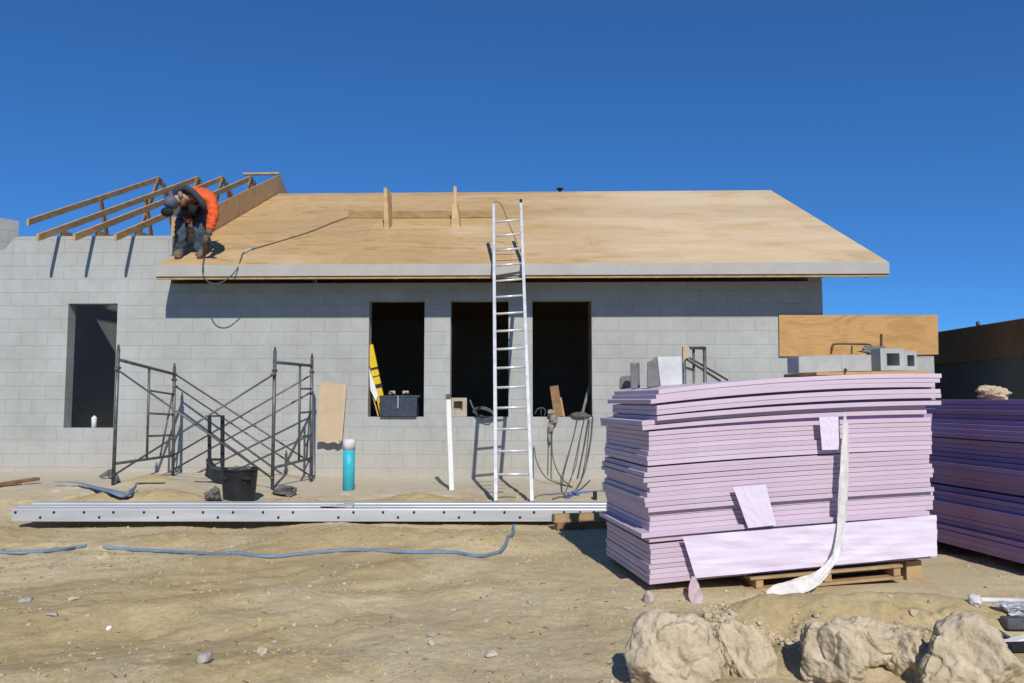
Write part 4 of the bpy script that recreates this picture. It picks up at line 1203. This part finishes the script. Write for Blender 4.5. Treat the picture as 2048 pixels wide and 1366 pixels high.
# blue foreground hose
gcable([(-60, 1109), (0, 1107), (60, 1107), (120, 1103), (150, 1098), (172, 1094)], .014, 'hose_blue', 'faded blue hose end coming from the left edge over the sand', 'hose', 'blue hoses on the sand')
gcable([(207, 1096), (240, 1100), (330, 1107), (440, 1110), (470, 1109), (530, 1117), (600, 1112), (690, 1105), (780, 1106), (860, 1108), (910, 1108), (950, 1115), (985, 1110), (1010, 1095), (1026, 1070), (1027, 1052)], .014, 'hose_blue', 'long faded blue hose winding over the sand to the beam', 'hose', 'blue hoses on the sand')

# ------------------------------------------------------------------ pipe, stake, cardboard
q = G(697, 981); t = thing('standpipe', 'turquoise plastic standpipe with white cap standing in the sand', 'pipe', q)
dd = q.y
hp = P(697, 898, dd).z; hc = P(697, 878, dd).z
mb = MB(); mb.lathe((q.x, q.y, 0), [(.074, q.z - .1), (.074, (q.z + hp) / 2), (.0745, (q.z + hp) / 2 + .01), (.074, hp)], 28); mb.build('pipe', M['teal'], t, smooth=True)
mb = MB(); mb.lathe((q.x, q.y, 0), [(.0785, hp - .005), (.079, hc - .035), (.068, hc - .01), (.04, hc + .002), (.001, hc + .004)], 28); mb.build('cap', M['strap'], t, smooth=True)
q = G(904, 980); t = thing('stake', 'white leaning stake with black taped top in front of the wall', 'stake', q)
mb = MB(); mb.beam(q - ZV * .06, P(897, 796, q.y + .08), .062, .05, (0, 1, 0)); mb.build('post', M['white'], t, bevel=.004)
mb = MB(); mb.beam(P(897, 800, q.y + .08), P(896.6, 788, q.y + .08), .066, .055, (0, 1, 0)); mb.build('tape', M['hose_grey'], t, bevel=.008)
# cardboard leaning on wall
mb = MB()
pts = [(639, 762), (650, 764), (661, 763), (668, 767), (680, 768), (692, 769), (691, 778), (689, 790), (690, 815), (687, 842), (686, 860), (685, 872), (680, 873), (682, 884), (676, 888), (668, 884), (655, 887), (645, 883), (633, 885), (634, 868), (636, 852), (635, 830), (638, 795)]
mb.prism([HWp(x, y, -.045 - .10 * max(0, (y - 762) / 125)) for x, y in pts], VV * .012)
mb.prism([HWp(x, y, -.065 - .10 * max(0, (y - 762) / 125)) for x, y in ((684, 770), (693, 771), (688, 835), (684, 883), (678, 880), (681, 820))], VV * .012)
tag(mb.build('cardboard_sheet', M['card'], bevel=.002), 'torn brown cardboard sheet leaning against the block wall', 'cardboard')
mb = MB(); mb.beam(HWp(627, 950, -.5), HWp(624, 745, -.35), .02, .03, VV); tag(mb.build('white_strip', M['white'], bevel=.003), 'thin white strip standing beside the right scaffold frame', 'strip')

# white bottle in the left opening
q = W(188, 856, .05)
mb = MB(); zz = HL[2]
mb.lathe(HW(W(188, 850, .08).x, .08, zz), [(.036, .0), (.036, .10), (.04, .115), (.036, .125), (.04, .13), (.035, .16), (.016, .165), (.016, .18), (.001, .182)], 16); tag(mb.build('white_bottle', M['white'], smooth=True), 'small white bottle standing on the sill of the left opening', 'bottle')

# ------------------------------------------------------------------ black bin, hand truck, rubbish
q = G(478, 1002); dbin = q.y
t = thing('black_bin', 'black plastic bin filled with debris in front of the scaffold', 'bin', q)
zt3 = P(478, 936, dbin).z; h = zt3 - q.z
mb = MB(); mb.lathe(q, [(.165, -.02), (.172, .02), (.198, h * .93), (.215, h * .95), (.213, h), (.195, h), (.186, h * .8), (.001, h * .8)], 28); mb.build('bin_body', M['black'], t, smooth=False)
for sx in (-1, 1):
    mb = MB(); mb.box(q + Vector((sx * .12, -.16, h * .74)), (.10, .06, .05)); mb.build('handle', M['black'], t, bevel=.01)
mb = MB(); rnd = random.Random(4)
for k in range(26):
    a = rnd.uniform(0, 6.28); r = .16 * math.sqrt(rnd.random())
    mb.ball(q + Vector((r * math.cos(a), r * math.sin(a), h * .96 + rnd.uniform(-.03, .02))), (rnd.uniform(.02, .05), .03, rnd.uniform(.01, .025)), 1, .4, 2, k, Matrix.Rotation(rnd.uniform(0, 3), 3, 'Z'))
tag(mb.build('rubble', M['greybag']), 'grey rubble and scraps heaped in the black bin', 'rubble')
q = G(436, 968); dh = q.y
t = thing('hand_truck', 'black hand truck with two tall bars standing behind the black bin', 'hand truck', q)
for px in (419, 445):
    mb = MB(); mb.beam(P(px, 945, dh), P(px, 832, dh), .045 if px > 430 else .04, .035, (0, 1, 0)); mb.build('upright', M['black'], t, bevel=.004)
mb = MB(); mb.beam(P(411, 832, dh), P(449, 832, dh), .035, .02); mb.build('handle_bar', M['black'], t, bevel=.006)
mb = MB(); mb.beam(P(413, 919, dh), P(445, 919, dh), .03, .03); mb.build('cross_bar', M['black'], t, bevel=.004)
mb = MB(); mb.prism([P(411, 918, dh - .02), P(418, 926, dh - .02), P(424, 934, dh - .02), P(440, 938, dh - .02), P(450, 940, dh - .02), P(450, 972, dh - .02), P(425, 962, dh - .02), P(408, 952, dh - .02), P(412, 936, dh - .02)], Vector((0, .16, 0))); mb.build('toe_tray', M['black'], t, bevel=.015, seg=2)
def lump(px, py, r, name, mat, label, cat, seedn, amp=.45, facet=.4, n=4):
    q = G(px, py); mb = MB(); mb.ball(q + ZV * (r[2] * .8), r, n, amp, 1.8, seedn, facet=facet)
    return tag(mb.build(name, M[mat], smooth=False), label, cat)
lump(425, 1003, (.085, .08, .085), 'rubbish_bag', 'greybag', 'crumpled grey rubbish bag left of the black bin', 'bag', 21)
lump(572, 992, (.14, .10, .065), 'crushed_box', 'greybag', 'crushed dark box lying right of the black bin', 'box', 33, .5, .5)
lump(470, 1004, (.14, .05, .03), 'black_scrap', 'black', 'flat black plastic scrap at the foot of the black bin', 'scrap', 5, .3)
q = G(222, 966); mb = MB()
mb.tube(spline([G(203, 958, .03), G(217, 957, .08), G(230, 962, .05), G(236, 967, .0)], 6), .05, 10, .3); tag(mb.build('plastic_scrap', M['greybag'], smooth=True), 'curved grey plastic scrap half buried by the left wall', 'scrap')
# flat sheet hose left of centre, behind the beam
mb = MB(); vs = []; pth = spline([G(108, 972, .05), G(150, 974, .05), G(190, 982, .04), G(225, 992, .04), G(250, 999, .04), G(262, 995, .06), G(272, 982, .06)], 6)
mb.tube(pth, [.014 + .045 * math.sin(3.14 * i / len(pth)) ** 2 for i in range(len(pth))], 8, .3)
tag(mb.build('flat_hose', M['hose_blue'], smooth=True), 'flattened blue lay-flat hose between two sand heaps behind the beam', 'hose')
a = G(-30, 979, .03); b = G(75, 967, .06); mb = MB(); mb.beam(a, b, .09, .04); tag(mb.build('wood_plank', M['lumber_dark'], bevel=.003), 'brown wooden plank lying on the sand at the left edge', 'plank')
mb = MB(); mb.ball(G(372, 0 + 965, .0), (.01, .01, .01), 1)
for (px, py, l, a, lab) in ((300, 968, .35, .1, 'flat grey metal strip on the ground near the left scaffold frame'), (405, 965, .22, -.1, 'short grey metal strip on the ground beside the hand truck')):
    q = G(px, py, .012); mb = MB(); mb.box(q, (l, .04, .008), a); tag(mb.build('metal_strip', M['steel'], bevel=.002), lab, 'strip', 'metal strips by the scaffold')

# ------------------------------------------------------------------ clay clods and stones
def clod(px, py_c, Y, rx, ry, rz, seedn, label, rot=0.0, tilt=0.0, fc=.40):
    c = P(px, py_c, Y); mb = MB()
    mb.ball(c, (rx * 1.06, ry * 1.06, rz * 1.06), 6, .15, 1.5, seedn, Matrix.Rotation(rot, 3, 'Y') @ Matrix.Rotation(tilt, 3, 'Z'), facet=fc)
    for p in mb.v:                     # cracks and flaking
        q = (p - c) * 9 + Vector((seedn, 0, 0)); rg = 1 - abs(mnoise.noise(q)) * 2.4
        p += (p - c).normalized() * (-.013 * max(0, rg) ** 4 + .006 * mnoise.noise(q * 3.1))
    return tag(mb.build('clay_clod', M['clod'], smooth=True), label, 'clod', 'big clay clods in the foreground')
clod(1352, 1318, 3.42, .185, .16, .19, 3, 'largest pale clay clod at the left end of the foreground row', .25)
clod(1486, 1326, 3.58, .130, .14, .185, 44, 'narrow clay clod just right of the largest pale clod', -.3)
clod(1665, 1318, 3.42, .15, .16, .17, 11, 'rounded pale clay clod in the middle of the foreground row', -.35)
clod(1738, 1292, 3.62, .130, .12, .120, 29, 'smaller clay clod leaning behind the middle clod', -.5)
clod(1818, 1332, 3.56, .115, .13, .150, 37, 'crumbly clay clod left of the big right hand clod', -.2)
clod(1928, 1325, 3.38, .215, .17, .165, 23, 'big flat topped clay clod at the right end of the foreground row', -.55)
mb = MB(); rnd = random.Random(12)
for k in range(150):
    px = rnd.uniform(1430, 1900); py = 1272 + rnd.gauss(0, 16)
    q = G(px, py); r = rnd.choice((.005, .007, .009, .012, .018))
    mb.ball(q + ZV * r * .1, (r * 1.3, r, r * .8), 2, .5, 2.5, k, facet=.4)
for k in range(80):
    q = G(1440 + rnd.gauss(0, 16), 1235 + rnd.gauss(0, 20)); r = rnd.choice((.006, .009, .013, .02))
    mb.ball(q + ZV * r * .1, (r * 1.2, r, r * .8), 2, .5, 2.5, k, facet=.4)
o = mb.build('soil_crumbs', M['clod'], smooth=False); o['kind'] = 'stuff'; tag(o, 'crumbled soil along the edge of the bank behind the clods', 'soil')
ST = [(1297, 1208, .042, .05, 'stone_pale', 'upright pale chunk of rock left of the dangling lilac scrap', 2),
      (1300, 1232, .03, .02, 'stone_pale', 'small pale stone just above the largest clay clod', 3),
      (150, 1200, .04, .018, 'stone_pale', 'yellowish stone half buried at the left of the sand', 4),
      (52, 1202, .05, .014, 'stone_grey', 'flat grey stone near the left edge of the sand', 5),
      (105, 1232, .04, .012, 'stone_grey', 'low grey stone below the yellowish stone', 6),
      (218, 1260, .016, .014, 'white', 'small white stone on the open sand at left', 7),
      (408, 1324, .045, .035, 'stone_grey', 'pale grey square stone near the bottom of the picture', 8),
      (523, 1306, .028, .02, 'stone_pale', 'rounded pale stone right of the square grey stone', 9),
      (588, 1252, .022, .012, 'stone_pale', 'small pale stone above the rounded stone', 10),
      (862, 1274, .026, .018, 'stone_grey', 'grey half of a pair of touching pebbles at centre', 11),
      (863, 1289, .024, .018, 'stone_pale', 'cream half of a pair of touching pebbles at centre', 12),
      (983, 1310, .042, .016, 'stone_pale', 'flat slanting pale stone right of the touching pebbles', 13),
      (1061, 1206, .026, .013, 'stone_grey', 'small grey stone on the sand left of the lilac stack', 14),
      (1975, 1177, .02, .012, 'stone_grey', 'bluish grey stone on the sand below the shaded stack', 15),
      (1827, 1232, .026, .018, 'clod', 'brown round stone above the right hand clods', 16),
      (1632, 1236, .017, .012, 'stone_pale', 'tiny pale stone on the bank above the middle clod', 18),
      (1255, 1218, .03, .012, 'stone_pale', 'low crumbled pale stone left of the upright rock', 19),
      (550, 1285, .02, .01, 'stone_grey', 'small grey stone between the two pale stones', 20),
      (906, 1221, .022, .009, 'stone_pale', 'low pale stone at the centre of the sand', 22)]
for px, py, r, h, mt, lab, sd in ST:
    q = G(px, py); mb = MB(); mb.ball(q + ZV * h * .35, (r, r * .75, h), 3, .22, 1.4, sd, Matrix.Rotation(sd, 3, 'Z'), facet=.4)
    tag(mb.build('stone', M[mt], smooth=(sd % 2 == 0)), lab, 'stone', 'loose stones on the sand')

# debris at the right edge
a = G(1950, 1211, .02); b = G(2090, 1213, .03); mb = MB(); mb.tube([a, b], .014, 8); mb.ball(a, (.03, .03, .028), 3, .5, 2, 4); tag(mb.build('white_pipe', M['strap'], smooth=True), 'thin white pipe with a dirty end at the right edge', 'pipe')
for k, lab in enumerate(('bent shiny strip of scrap metal nearest the white pipe', 'crumpled shiny metal scrap lying on the dark channel', 'small shiny metal scrap at the very right edge')):
    q = G(2022 + 22 * k, 1226 + 9 * k, .03); mb = MB(); mb.ball(q, (.075, .05, .022), 3, .6, 2.2, 40 + k, Matrix.Rotation(.6 * k, 3, 'Z'), facet=.5)
    tag(mb.build('scrap_metal', M['beam']), lab, 'scrap')
a = G(2008, 1258, .03); b = G(2100, 1262, .03); mb = MB(); mb.beam(a, b, .06, .05); tag(mb.build('metal_channel', M['steel'], bevel=.004), 'dark grey metal channel under the scrap at the right edge', 'channel')
a = G(1960, 1268, .012); b = G(2020, 1282, .012); mb = MB(); mb.tube(spline([a, G(1985, 1270, .03), b], 5), .012, 7, .6); tag(mb.build('black_strip', M['tote'], smooth=True), 'dark flexible strip beside the right hand clod', 'strip')
a = G(2000, 1298, .02); b = G(2100, 1278, .03); mb = MB(); mb.beam(a, b, .05, .012); tag(mb.build('white_lath', M['white'], bevel=.003), 'white slat lying beside the right hand clod', 'slat')
a = G(2015, 1305, .02); b = G(2100, 1300, .02); mb = MB(); mb.beam(a, b, .06, .03); tag(mb.build('black_lath', M['black'], bevel=.003), 'black plastic slat under the white slat at the right edge', 'slat')

# ------------------------------------------------------------------ worker on the roof
FA = RP(358, 518); FB = RP(401, 516)
per = thing('person', 'worker in orange shirt, dark vest and jeans bending down on the roof edge', 'person', (FA + FB) / 2)
dF = FA.y
def J(px, py, dy): return P(px, py, dF + dy)
# joints
hipL, hipR = J(376, 412, .34), J(402, 410, .34)
kneeL, kneeR = J(363, 458, .06), J(400, 456, .06)
ankL, ankR = J(359, 503, .16), J(401, 501, .16)
ankL.z = FA.z + .11; ankR.z = FB.z + .11
toeL, toeR = J(353, 518, -.06), J(399, 516, -.06)
toeL.z = zroof((toeL - HO).dot(VV)) + .045; toeR.z = zroof((toeR - HO).dot(VV)) + .045
pel = J(391, 402, .36); waist = J(393, 394, .20); chest = J(388, 392, -.06); neckb = J(366, 394, -.20); head0 = J(352, 400, -.27); head1 = J(343, 407, -.30)
shR, elR, wrR = J(418, 398, -.06), J(426, 432, -.10), J(418, 466, -.14)
shL, elL, wrL = J(370, 402, -.04), J(371, 426, .04), J(380, 447, .0)
body = skin([(pel, .14, .10), (waist, .13, .10), (chest, .16, .12), (neckb, .06), (head0, .075), (head1, .09),
             (hipL, .085), (kneeL, .058), (ankL, .042), (hipR, .085), (kneeR, .058), (ankR, .042),
             (shR, .06), (elR, .043), (wrR, .03), (shL, .06), (elL, .043), (wrL, .03), (head1 + Vector((-.02, -.07, -.07)), .018)],
            [(0, 1), (1, 2), (2, 3), (3, 4), (4, 5), (0, 6), (6, 7), (7, 8), (0, 9), (9, 10), (10, 11), (2, 12), (12, 13), (13, 14), (2, 15), (15, 16), (16, 17), (5, 18)], 'body', M['skin'], per)
def mid(a, b, t, o=(0, 0, 0)): return a.lerp(b, t) + Vector(o)
skin([(pel + ZV * .01, .18, .13), (hipL, .125), (mid(hipL, kneeL, .5, (0, -.01, 0)), .115), (kneeL, .105), (mid(kneeL, ankL, .5, (0, .02, 0)), .092), (mid(kneeL, ankL, .85), .09), (ankL + ZV * -.02, .082),
      (hipR, .125), (mid(hipR, kneeR, .5, (0, -.01, 0)), .115), (kneeR, .105), (mid(kneeR, ankR, .5, (0, .02, 0)), .092), (mid(kneeR, ankR, .85), .09), (ankR + ZV * -.02, .082)],
     [(0, 1), (1, 2), (2, 3), (3, 4), (4, 5), (5, 6), (0, 7), (7, 8), (8, 9), (9, 10), (10, 11), (11, 12)], 'jeans', M['denim'], per, 3, 0, .013, 12.0)
skin([(pel + Vector((.01, -.08, .04)), .165, .13), (waist + ZV * .03, .18, .135), (chest + Vector((.03, 0, .01)), .19, .15), (neckb + Vector((.05, .03, -.0)), .12, .10),
      (shR + Vector((.03, 0, 0)), .092), (mid(shR, elR, .5, (.035, -.02, 0)), .082), (elR + Vector((.01, -.02, 0)), .079), (mid(elR, wrR, .5, (.01, -.01, 0)), .070), (mid(elR, wrR, .94), .058),
      (shL, .09), (elL, .058), (mid(elL, wrL, .85), .046)],
     [(0, 1), (1, 2), (2, 3), (2, 4), (4, 5), (5, 6), (6, 7), (7, 8), (2, 9), (9, 10), (10, 11)], 'shirt', M['orange'], per, 3, 0, .017, 15.0)
# dark vest: straps looping round the neck and down the chest, dark sleeve on the far arm
skin([(J(347, 392, -.22), .045, .05), (J(355, 380, -.24), .06, .06), (J(368, 377, -.22), .085, .06), (J(382, 382, -.24), .10, .055), (J(394, 392, -.28), .095, .05), (J(404, 405, -.28), .07, .045), (J(411, 418, -.22), .045, .04)],
     [(0, 1), (1, 2), (2, 3), (3, 4), (4, 5), (5, 6)], 'vest', M['vest'], per, 3, 0, .008, 12.0)
skin([(J(372, 396, -.30), .07, .05), (J(366, 404, -.30), .06, .05), (J(368, 412, -.26), .05, .04)], [(0, 1), (1, 2)], 'scarf', M['lumber_dark'], per)
skin([(J(378, 410, -.16), .14, .10), (J(392, 416, -.12), .12, .08), (J(374, 424, -.02), .09, .07), (J(378, 440, .0), .07, .06)], [(0, 1), (0, 2), (2, 3)], 'undershirt', M['blackrub'], per)
skin([(J(366, 390, -.28), .065), (J(355, 390, -.33), .066)], [(0, 1)], 'collar', M['dirty'], per)
# cap with brim
mb = MB(); mb.ball(head1 + Vector((-.005, .01, .015)), (.108, .12, .105), 3, 0.02, 2, 2); o = mb.build('cap', M['cap'], per, smooth=True)
br0 = J(334, 424, -.36)
mb = MB(); mb.ball(br0, (.088, .06, .07), 3, .03, 2, 3, Matrix.Rotation(.5, 3, 'X')); mb.build('brim', M['blackrub'], o, smooth=True)
for fa, ft, an in ((FA, toeL, ankL), (FB, toeR, ankR)):
    heel = Vector((an.x, an.y + .05, an.z - .055)); heel.z = zroof((heel - HO).dot(VV)) + .05
    ball = heel.lerp(ft, .65); ball.z = zroof((ball - HO).dot(VV)) + .05
    skin([(an + ZV * .03, .068), (heel + ZV * .015, .066, .062), (ball + ZV * .01, .072, .056), (ft, .064, .042)], [(0, 1), (1, 2), (2, 3)], 'boot', M['boot'], per)
def hand(wr, dirv, side, grip):
    dirv = dirv.normalized(); sd = dirv.cross(side).normalized(); nr = sd.cross(dirv).normalized()
    pm = wr + dirv * .075
    ch = [(wr, .034, .028), (wr + dirv * .04, .042, .026), (pm, .045, .024)]; ed = [(0, 1), (1, 2)]
    for k in range(4):
        off = (k - 1.5) * .021; l = (.034, .040, .037, .028)[k]
        a = pm + sd * off + dirv * .008; i0 = len(ch)
        ch += [(a, .011), (a + dirv * l - nr * .008, .0105), (a + dirv * (l * 1.35) - nr * (.012 + .02 * grip), .0098), (a + dirv * l * 1.2 - nr * (.02 + .034 * grip), .009)]
        ed += [(2, i0), (i0, i0 + 1), (i0 + 1, i0 + 2), (i0 + 2, i0 + 3)]
    i0 = len(ch)
    ch += [(wr + dirv * .045 + sd * .045, .013), (wr + dirv * .075 + sd * .058 - nr * .02, .012), (wr + dirv * .1 + sd * .045 - nr * .035, .0105)]
    ed += [(1, i0), (i0, i0 + 1), (i0 + 1, i0 + 2)]
    return skin(ch, ed, 'glove', M['glove'], per, 1)
hand(wrR, Vector((-.05, -.05, -1)), Vector((0, -1, 0)), 1.0)
hand(wrL, Vector((.0, .3, -1)), Vector((0, -1, 0)), .6)
# cuff
mb = MB(); mb.tube([wrR + Vector((.006, 0, .05)), wrR + Vector((-.002, 0, -.03))], [.05, .044], 12); mb.build('cuff', M['glove'], per, smooth=True)
# nailing tool
tip = RP(409, 514); hnd = wrR + Vector((-.02, -.06, -.10))
t = thing('nail_gun', 'dusty nail gun held point down on the roof edge by the worker', 'tool', tip)
mb = MB(); mb.tube(spline([hnd + ZV * .05, hnd - ZV * .03, hnd.lerp(tip, .5), hnd.lerp(tip, .8), tip + ZV * .01], 4), [.036] * 5 + [.036] * 3 + [.03] * 3 + [.022] * 3 + [.018] * 2 + [.012], 10); mb.build('barrel', M['glove'], t, smooth=True)
mb = MB(); mb.beam(hnd + Vector((.0, 0, .0)), hnd + Vector((.10, .06, -.10)), .05, .06); mb.build('magazine', M['black'], t, bevel=.008)
# black sack / tool pouch shadowed behind: a dark mat on the roof beside the worker
# air hose from the tool over the fascia and up the roof
e = lambda px, py, v: HW(W(px, py, v))
hp_ = [tip + ZV * .03, e(406, 528, -OVER - .05), e(406, 548, -OVER - .06), e(417, 564, -OVER - .08), e(436, 567, -OVER - .09), e(456, 557, -OVER - .08), e(474, 538, -OVER - .06), RP(481, 522, .02), RP(485, 510, .015), RP(493, 504, .015), RP(515, 497, .015), RP(560, 484, .015), RP(620, 465, .015), RP(665, 447, .015), RP(700, 436, .03)]
mb = MB(); mb.tube(spline(hp_, 8), .0085, 8)
tag(mb.build('air_hose', M['hose_grey'], smooth=True), 'thin grey air hose running from the nail gun up the roof', 'hose')
mb = MB(); mb.tube([RP(488, 507, .02), RP(500, 501, .02), RP(508, 498, .02)], [.02, .022, .014], 8); tag(mb.build('hose_joint', M['conc'], smooth=True), 'taped pale hose joint lying on the roof', 'joint')
cable([lt_l + Vector((.0, -.02, .02)), P(991, 403, 11.85), P(1003, 410, 11.95), P(1012, 432, 12.0), P(1022, 458, 12.0), RP(1034, 488, .02), RP(1043, 506, .02)], .006, 'hose_grey', 'thin grey cord looping over the ladder top onto the roof', 'cord', None)

# ------------------------------------------------------------------ light and camera
AZ = R_(10.5); EL = R_(38)
to_sun = Vector((math.sin(AZ) * math.cos(EL), -math.cos(AZ) * math.cos(EL), math.sin(EL)))
sd = bpy.data.lights.new('sun', 'SUN'); sd.energy = 4.1; sd.angle = R_(0.55); sd.color = (1.0, 0.955, 0.88)
so = bpy.data.objects.new('sun', sd); C.objects.link(so); so.rotation_euler = (-to_sun).to_track_quat('-Z', 'Y').to_euler(); so.location = to_sun * 30
w = bpy.data.worlds.new('World'); SC.world = w; w.use_nodes = True
t = w.node_tree; bg = t.nodes['Background']
sk = t.nodes.new('ShaderNodeTexSky'); sk.sky_type = 'NISHITA'; sk.sun_disc = False
sk.sun_elevation = EL; sk.sun_rotation = math.pi - AZ
sk.altitude = 4500; sk.air_density = 1.0; sk.dust_density = 0.0; sk.ozone_density = 3.0
gm = N(t, 'ShaderNodeGamma', Gamma=0.75); t.links.new(sk.outputs[0], gm.inputs['Color'])
t.links.new(mixc(t, gm.outputs[0], (0.37, 0.955, 1.66), 1.0, 'MULTIPLY'), bg.inputs['Color']); bg.inputs['Strength'].default_value = 0.10
cd = bpy.data.cameras.new('camera'); co = bpy.data.objects.new('camera', cd); C.objects.link(co)
cd.sensor_width = 36; cd.lens = 36 * F / 2048; cd.clip_end = 3000; cd.clip_start = 0.05
co.location = CAM; co.rotation_euler = (math.pi / 2 + PITCH, 0, 0)
SC.camera = co
SC.view_settings.view_transform = 'Standard'; SC.view_settings.look = 'None'; SC.view_settings.exposure = 0.12; SC.view_settings.gamma = 1.0
